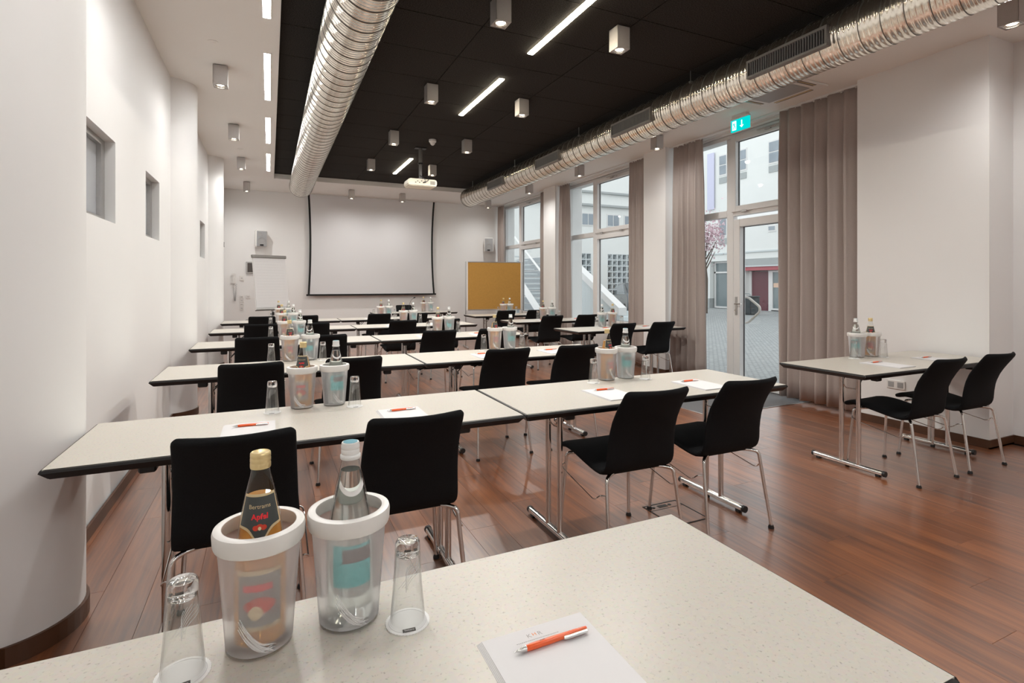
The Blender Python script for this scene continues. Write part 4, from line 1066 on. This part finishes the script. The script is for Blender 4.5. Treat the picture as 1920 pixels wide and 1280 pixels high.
for name, X0, Y, ca, cb in ((TN[0], 3.531, 2.172, 4.365, 4.525), (TN[1], 3.49, 5.62, 4.24, 4.41), (TN[2], 3.47, 7.40, 4.25, 4.42), (TN[3], 3.44, 9.12, 4.26, 4.41)):
    put('table', (X0, Y, 0), 0, 'white-topped %s' % name + (' before the pillar' if name == TN[0] else ' by the curtains'), 'white-topped seminar tables')
    if name == TN[0]: items('the ' + name, [(ca, Y + .575), (cb, Y + .56)], (4.262, Y + .535), (4.562, Y + .485), ('water', 'apple'), -.9)
    else: items('the ' + name, [(ca, Y + .585), (cb, Y + .585)], (ca - .13, Y + .53), (cb + .10, Y + .50), ('water', 'apple') if name == TN[1] else ('apple', 'water'), -.5)
    pad('the ' + name, X0 + .51, Y + .36, 'left'); pad('the ' + name, X0 + 1.16, Y + .36, 'right')
    for dx, sd in ((.56, 'left'), (1.19, 'right')):
        put('chair', (X0 + dx + (-.02 if name != TN[0] else .005), Y + .10, 0), RJ.uniform(-.02, .02), 'black upholstered chair, %s seat at the %s' % (sd, name), 'black chairs at the tables')
# presenter's table in front of the screen
put('table', (1.92, 10.74, 0), 0, "presenter's table below the projection screen at the back", 'white-topped seminar tables')
items("the presenter's table", [(3.04, 11.24), (3.20, 11.24)], None, None)
put('chair', (2.83, 11.86, 0), PI + .03, "black chair behind the presenter's table, facing the room", 'black chairs at the tables')
t = thing('gooseneck_microphone', "black gooseneck microphone on the presenter's table", 'microphone', (2.72, 11.25, TH))
bm = NB(); lathe(bm, [(0, 0), (.05, 0), (.052, .01), (.03, .03), (0, .032)], 20); obj('base', bm, 'blackplastic', t, smooth=True)
bm = NB(); tube(bm, round_path([(0, 0, .03), (0.01, 0, .15), (.05, 0, .25), (.11, -.02, .30)], .08, 6), .0035, 6); obj('neck', bm, 'blackplastic', t)
bm = NB(); tube(bm, [(.10, -.018, .295), (.135, -.03, .31)], .012, 10); obj('head', bm, 'blackplastic', t, smooth=True)

# floor fittings
t = thing('floor_box', 'flush floor socket box with steel outline behind the foreground table', 'floor box', (2.03, 2.27, 0))
bm = NB(); box(bm, .01, .01, 0, .24, .27, .002); lid = obj('lid', bm, 'plank', t)
bm = NB()
for q in ((0, 0, .25, .006), (0, .274, .25, .28), (0, 0, .006, .28), (.244, 0, .25, .28), (.0, .205, .25, .209)): box(bm, q[0], q[1], 0, q[2], q[3], .003)
obj('frame', bm, 'blackplastic', t)
bm = NB()
for x in (.05, .17): lathe(bm, [(0, .0045), (.010, .0045), (.012, .002)], 12, x, .24)
box(bm, .085, .225, .002, .15, .255, .0035); obj('cable_outlet', bm, 'print_dark', lid)
t = thing('entrance_mat', 'grey ribbed entrance mat in front of the glazed door', 'mat', (4.05, 4.04, 0))
bm = NB(); box(bm, 0, 0, 0, 1.54, 1.41, .004); obj('pile', bm, 'mat', t)
bm = NB()
for q in ((-.012, -.012, 1.552, 0), (-.012, 1.41, 1.552, 1.422), (-.012, 0, 0, 1.41)): box(bm, q[0], q[1], 0, q[2], q[3], .005, .001)
obj('edging', bm, 'steel', t)
t = thing('socket', 'double white socket low on the pillar behind nearest window-side table', 'socket', (XR, 2.98, .40))
bm = NB(); box(bm, -.012, -.08, -.04, 0, .08, .04, .003); p_ = obj('plate', bm, 'spring', t)
bm = NB()
for y in (-.04, .04): box(bm, -.014, y - .025, -.025, -.011, y + .025, .025, .001)
obj('insert', bm, 'hidden', p_)

# ================================================================ OUTSIDE
bm = NB(); box(bm, 5.96, -8, -.25, 60, 60, -.04); tag(obj('ground', bm, 'cobble'), kind='structure')
FX = 22.9
fb = thing('apartment_building', 'white building across the courtyard with shops on ground floor', 'building', (FX, 0, -.04))
def fbx(name, mat, y0, z0, y1, z1, x0=-.05, x1=.12, par=None):
    b_ = NB(); box(b_, x0, y0, z0, x1, y1, z1); return obj(name, b_, mat, par or fb)
b_ = NB(); box(b_, 0, -6, 2.65, 6, 36, 11.5); box(b_, .5, -6, 0, 6, 36, 2.65); obj('wall', b_, 'facade', fb)
b_ = NB(); box(b_, -.06, -6, 3.02, .1, 36, 3.10); obj('ledge', b_, 'facade2', fb)
def win(y0, y1, z0, z1, bars=1, low=True):
    w = fbx('window', 'frame', y0 - .06, z0 - .06, y1 + .06, z1 + .06, -.03, .05)
    h = (z1 - z0) / (bars + 1)
    for k in range(bars + 1): fbx('pane', 'upglass', y0, z0 + k * h + .03, y1, z0 + (k + 1) * h - .03, -.05, -.02, w)
    if low: fbx('spandrel', 'greyband', y0 - .03, z0 - .47, y1 + .03, z0 - .14, -.04, .03, w)
for y0, y1 in ((17.95, 18.77), (20.21, 20.66), (21.55, 22.0), (15.6, 16.4), (13.3, 14.1), (23.3, 24.1), (24.8, 25.5)):
    win(y0, y1, 7.44, 8.52, 1)
for y0, y1 in ((18.45, 18.80), (17.9, 18.2), (20.35, 20.43), (21.55, 22.0), (15.6, 16.4), (23.6, 24.3)):
    win(y0, y1, 4.05, 5.1 if y0 > 21 else 4.30, 0, y0 > 21)
fbx('fascia_panel', 'greyband', 8, 2.33, 20.40, 2.69, -.10, .5)
fbx('fascia_sill', 'facade2', 8, 2.27, 20.40, 2.33, -.12, .5)
fbx('red_fascia', 'redband', 8, 2.08, 20.40, 2.28, -.06, .5)
dr = fbx('maroon_door', 'maroon', 19.05, .0, 20.10, 2.02, .30, .42)
fbx('door_frame', 'frame', 20.10, 0, 20.25, 2.06, .25, .45); fbx('door_frame', 'frame', 18.90, 0, 19.05, 2.06, .25, .45)
def shop(y0, y1, z0, z1, notice=False, split=None):
    s = NB(); f = .09
    for q in ((y0, z0, y1, z0 + f), (y0, z1 - f, y1, z1), (y0, z0 + f, y0 + f, z1 - f), (y1 - f, z0 + f, y1, z1 - f)) + (((y0, split, y1, split + f),) if split else ()):
        box(s, .25, q[0], q[1], .40, q[2], q[3])
    s = obj('shop_window', s, 'frame', fb)
    fbx('pane', 'shopglass', y0 + f, z0 + f, y1 - f, z1 - f, .31, .34, s)
    if notice: fbx('notice', 'notice', y1 - .12 - .40, 1.20, y1 - .12, 1.42, .29, .305, s)
shop(16.6, 18.90, .05, 2.06, True); shop(14.2, 16.5, .05, 2.06)
fbx('pier', 'facade', 20.25, 0, 21.45, 2.66, -.02, .5); fbx('plinth', 'greyband', 22.75, 0, 23.3, .55, -.03, .5)
shop(21.5, 22.65, .02, 2.64, False, 1.98)
fbx('pier', 'facade', 22.72, .55, 23.6, 2.66, -.02, .5)
bn = fbx('banner', 'violet', 22.35, 5.6, 22.85, 8.8, -.10, -.06)
def bin_(x, y, label):
    t = thing('waste_bin', label, 'waste bin', (x, y, -.04))
    b_ = NB(); box(b_, -.3, -.3, .02, .3, .3, .78, .04, 2); obj('body', b_, 'bin', t)
    b_ = NB(); box(b_, -.32, -.32, .78, .32, .32, .84, .03); obj('lid', b_, 'bin', t)
    b_ = NB(); tube(b_, round_path([(-.3, -.28, .84), (-.3, -.28, .95), (-.3, .28, .95), (-.3, .28, .84)], .05), .03, 8); obj('handle', b_, 'greyband', t)
bin_(19.6, 17.1, 'dark waste bin in front of the maroon door outside')
# blossom tree
t = thing('blossom_tree', 'pale pink blossom tree seen through narrow pane left of door', 'tree', (18.6, 18.75, -.04))
b_ = NB(); tube(b_, [(0, 0, 0), (.05, 0, 1.6), (-.1, .05, 3.2)], [.10, .08, .05], 8)
R = random.Random(4)
for k in range(9):
    a_ = k * 2.4; tube(b_, [(0, 0, 2.0 + .1 * k), (.6 * math.cos(a_), .5 * math.sin(a_), 2.9 + .12 * k)], [.035, .012], 6)
obj('trunk', b_, 'bark', t)
b_ = NB()
for k in range(1500):
    a_ = R.uniform(0, 2 * PI); q = R.random() ** .5 * .85; z = R.gauss(3.7, .42); c_ = Vector((q * math.cos(a_), q * math.sin(a_), z)); s = R.uniform(.03, .06)
    u = Vector((R.gauss(0, 1), R.gauss(0, 1), R.gauss(0, 1))).normalized(); v = u.cross(Vector((R.gauss(0, 1), R.gauss(0, 1), R.gauss(0, 1)))).normalized()
    b_.faces.new([b_.verts.new(c_ + (u * i + v * j) * s) for i, j in ((-1, 0), (0, -1), (1, 0), (0, 1))])
tag(obj('blossom', b_, 'blossom', t), kind='stuff')
# rear white building with ornamental concrete blocks
rb = thing('courtyard_building', 'white courtyard building with ornamental concrete block panel', 'building', (0, 20.0, -.04))
# wall built around the block openings
BZ0, BZ1 = .845, 2.745; B = .2714
px0 = [(13.95, 7), (12.0, 4)]
b_ = NB()
segs = [(8.0, 12.0), (12.0 + 4 * B, 13.95), (13.95 + 7 * B, 17.2)]
for a_, c_ in segs: box(b_, a_, 0, 0, c_, .3, 11.0)
for x, n in px0: box(b_, x, 0, 0, x + n * B, .3, BZ0); box(b_, x, 0, BZ1, x + n * B, .3, 11.0)
obj('wall', b_, 'facade', rb)
b_ = NB(); box(b_, 12.0, .45, BZ0 - .1, 16.5, .5, BZ1 + .1); obj('dark_backing', b_, 'upglass', rb)
sq = ci = None
for x, n in px0:
    for i in range(n):
        for j in range(7):
            circ = (i + j) % 2 == 0
            src = ci if circ else sq
            if src is None:
                b_ = NB(); w_ = .028
                for q in ((0, 0, B, w_), (0, B - w_, B, B), (0, w_, w_, B - w_), (B - w_, w_, B, B - w_)): box(b_, q[0], 0, q[1], q[2], .2, q[3])
                if circ:
                    m_ = Matrix.Translation((B / 2, .02, B / 2)) @ Matrix.Rotation(-PI / 2, 4, 'X')
                    lathe(b_, [(.083, 0), (.10, 0), (.10, .16), (.083, .16)], 16, close=True, mat=m_)
                o = obj('ornamental_block', b_, 'facade2', rb); src = o.data
                if circ: ci = src
                else: sq = src
            else: o = link('ornamental_block', src, rb)
            o.location = (x + i * B, 0, BZ0 + j * B)
for z, d_ in ((5.44, .12), (4.85, .16)):
    b_ = NB(); box(b_, 8, -d_, z, 17.25, 0, z + .09); obj('cornice', b_, 'greyband', rb)
for x in (13.95, 14.9, 12.6, 16.0):
    b_ = NB(); box(b_, x - .05, -.03, 3.97, x + .65, .0, 4.55); w_ = obj('window', b_, 'frame', rb)
    b_ = NB(); box(b_, x, -.04, 4.02, x + .28, -.028, 4.50); box(b_, x + .32, -.04, 4.02, x + .60, -.028, 4.50); obj('pane', b_, 'upglass', w_)
# outdoor stair with white parapet and slatted wall behind it
st = thing('outdoor_stair', 'white outdoor staircase with parapet sloping down, through the middle window', 'staircase', (8.0, 0, -.04))
zl = lambda y: 1.74 + .54 * (y - 12.68)
b_ = NB(); prism(b_, [(10.9, zl(10.9)), (14.4, zl(14.4)), (14.4, zl(14.4) - .19), (10.9, zl(10.9) - .19)], 'x', -.06, .18); obj('coping', b_, 'frame', st)
b_ = NB(); prism(b_, [(10.95, 0), (14.4, 0), (14.4, zl(14.4) - .19), (10.95, zl(10.95) - .19)], 'x', 0, .12); obj('parapet', b_, 'facade2', st)
for k in range(11):
    b_ = NB(); y = 11.2 + k * .28; box(b_, .12, y, 0, 1.1, y + .28, .02 + .152 * (k + 1)); obj('step', b_, 'facade2', st)
s2 = thing('outdoor_stair', 'white open staircase with handrail, through the farthest window', 'staircase', (8.0, 0, -.04))
b_ = NB(); prism(b_, [(14.5, 0), (18.6, 2.75), (18.6, 2.50), (14.9, 0)], 'x', 0, .10); obj('stringer', b_, 'frame', s2)
b_ = NB(); tube(b_, [(.05, 14.75, 1.46), (.05, 18.6, 3.89)], .035, 8); obj('handrail', b_, 'frame', s2)
for y in (14.8, 18.5):
    b_ = NB(); tube(b_, [(.05, y, .2 + .67 * (y - 14.8)), (.05, y, 1.46 + .631 * (y - 14.75))], .022, 8); obj('post', b_, 'frame', s2)
for k in range(14):
    b_ = NB(); y = 15.0 + k * .26; box(b_, .08, y, .16 + k * .174, 1.0, y + .27, .20 + k * .174); obj('step', b_, 'facade2', s2)
sw = thing('slatted_wall', 'grey slatted wall behind the open staircase, through farthest window', 'wall', (9.3, 0, -.04))
for k in range(9):
    b_ = NB(); box(b_, 0, 15.4, .12 + k * .255, .06, 19.8, .12 + k * .255 + .22); obj('slat', b_, 'slat', sw)
b_ = NB(); box(b_, .03, 15.4, 0, .14, 19.8, 2.42); obj('wall_core', b_, 'frame', sw)
# parked car
def car(x, y, rz, label):
    t = thing('car', label, 'car', (x, y, -.04), rz)
    b_ = NB(); prism(b_, [(-2.1, .3), (2.1, .3), (2.15, .55), (2.0, .82), (1.0, .92), (.5, 1.38), (-1.0, 1.42), (-1.75, .98), (-2.1, .9), (-2.15, .6)], 'y', -.85, .85)
    bmesh.ops.bevel(b_, geom=list(b_.edges), offset=.07, segments=2, affect='EDGES'); bd = obj('body', b_, 'carpaint', t, smooth=True)
    b_ = NB(); prism(b_, [(.85, .95), (.45, 1.32), (-.95, 1.36), (-1.5, .98)], 'y', -.862, .862); obj('side_window', b_, 'upglass', t)
    b_ = NB(); box(b_, -1.98, -.62, .98, -1.45, .62, 1.30, 0, 1, Matrix.Translation((.14, 0, .05)) @ Matrix.Rotation(0, 4, 'Y')); obj('rear_window', b_, 'upglass', t)
    b_ = NB()
    for s in (-.68, .68): box(b_, -2.19, s - .13, .62, -2.05, s + .13, .78, .02); box(b_, 2.0, s - .14, .58, 2.17, s + .14, .72, .02)
    obj('lamp', b_, 'carlamp', t)
    b_ = NB(); box(b_, -2.20, -.26, .52, -2.14, .26, .62); obj('number_plate', b_, 'frame', t)
    for sx_ in (-1.35, 1.35):
        for s in (-1, 1):
            b_ = NB(); lathe(b_, [(0, -.09), (.30, -.09), (.32, -.06), (.32, .06), (.30, .09), (0, .09)], 24, mat=Matrix.Translation((sx_, s * .78, .32)) @ Matrix.Rotation(PI / 2, 4, 'X')); w_ = obj('wheel', b_, 'blackplastic', t, smooth=True)
            b_ = NB(); lathe(b_, [(0, .0), (.19, .0), (.18, .02), (0, .03)], 16, mat=Matrix.Translation((sx_, s * .87, .32)) @ Matrix.Rotation(PI / 2 * -s, 4, 'X')); obj('hubcap', b_, 'steel', w_)
car(13.9, 17.6, math.radians(62), 'dark parked car at the foot of the outdoor staircase')
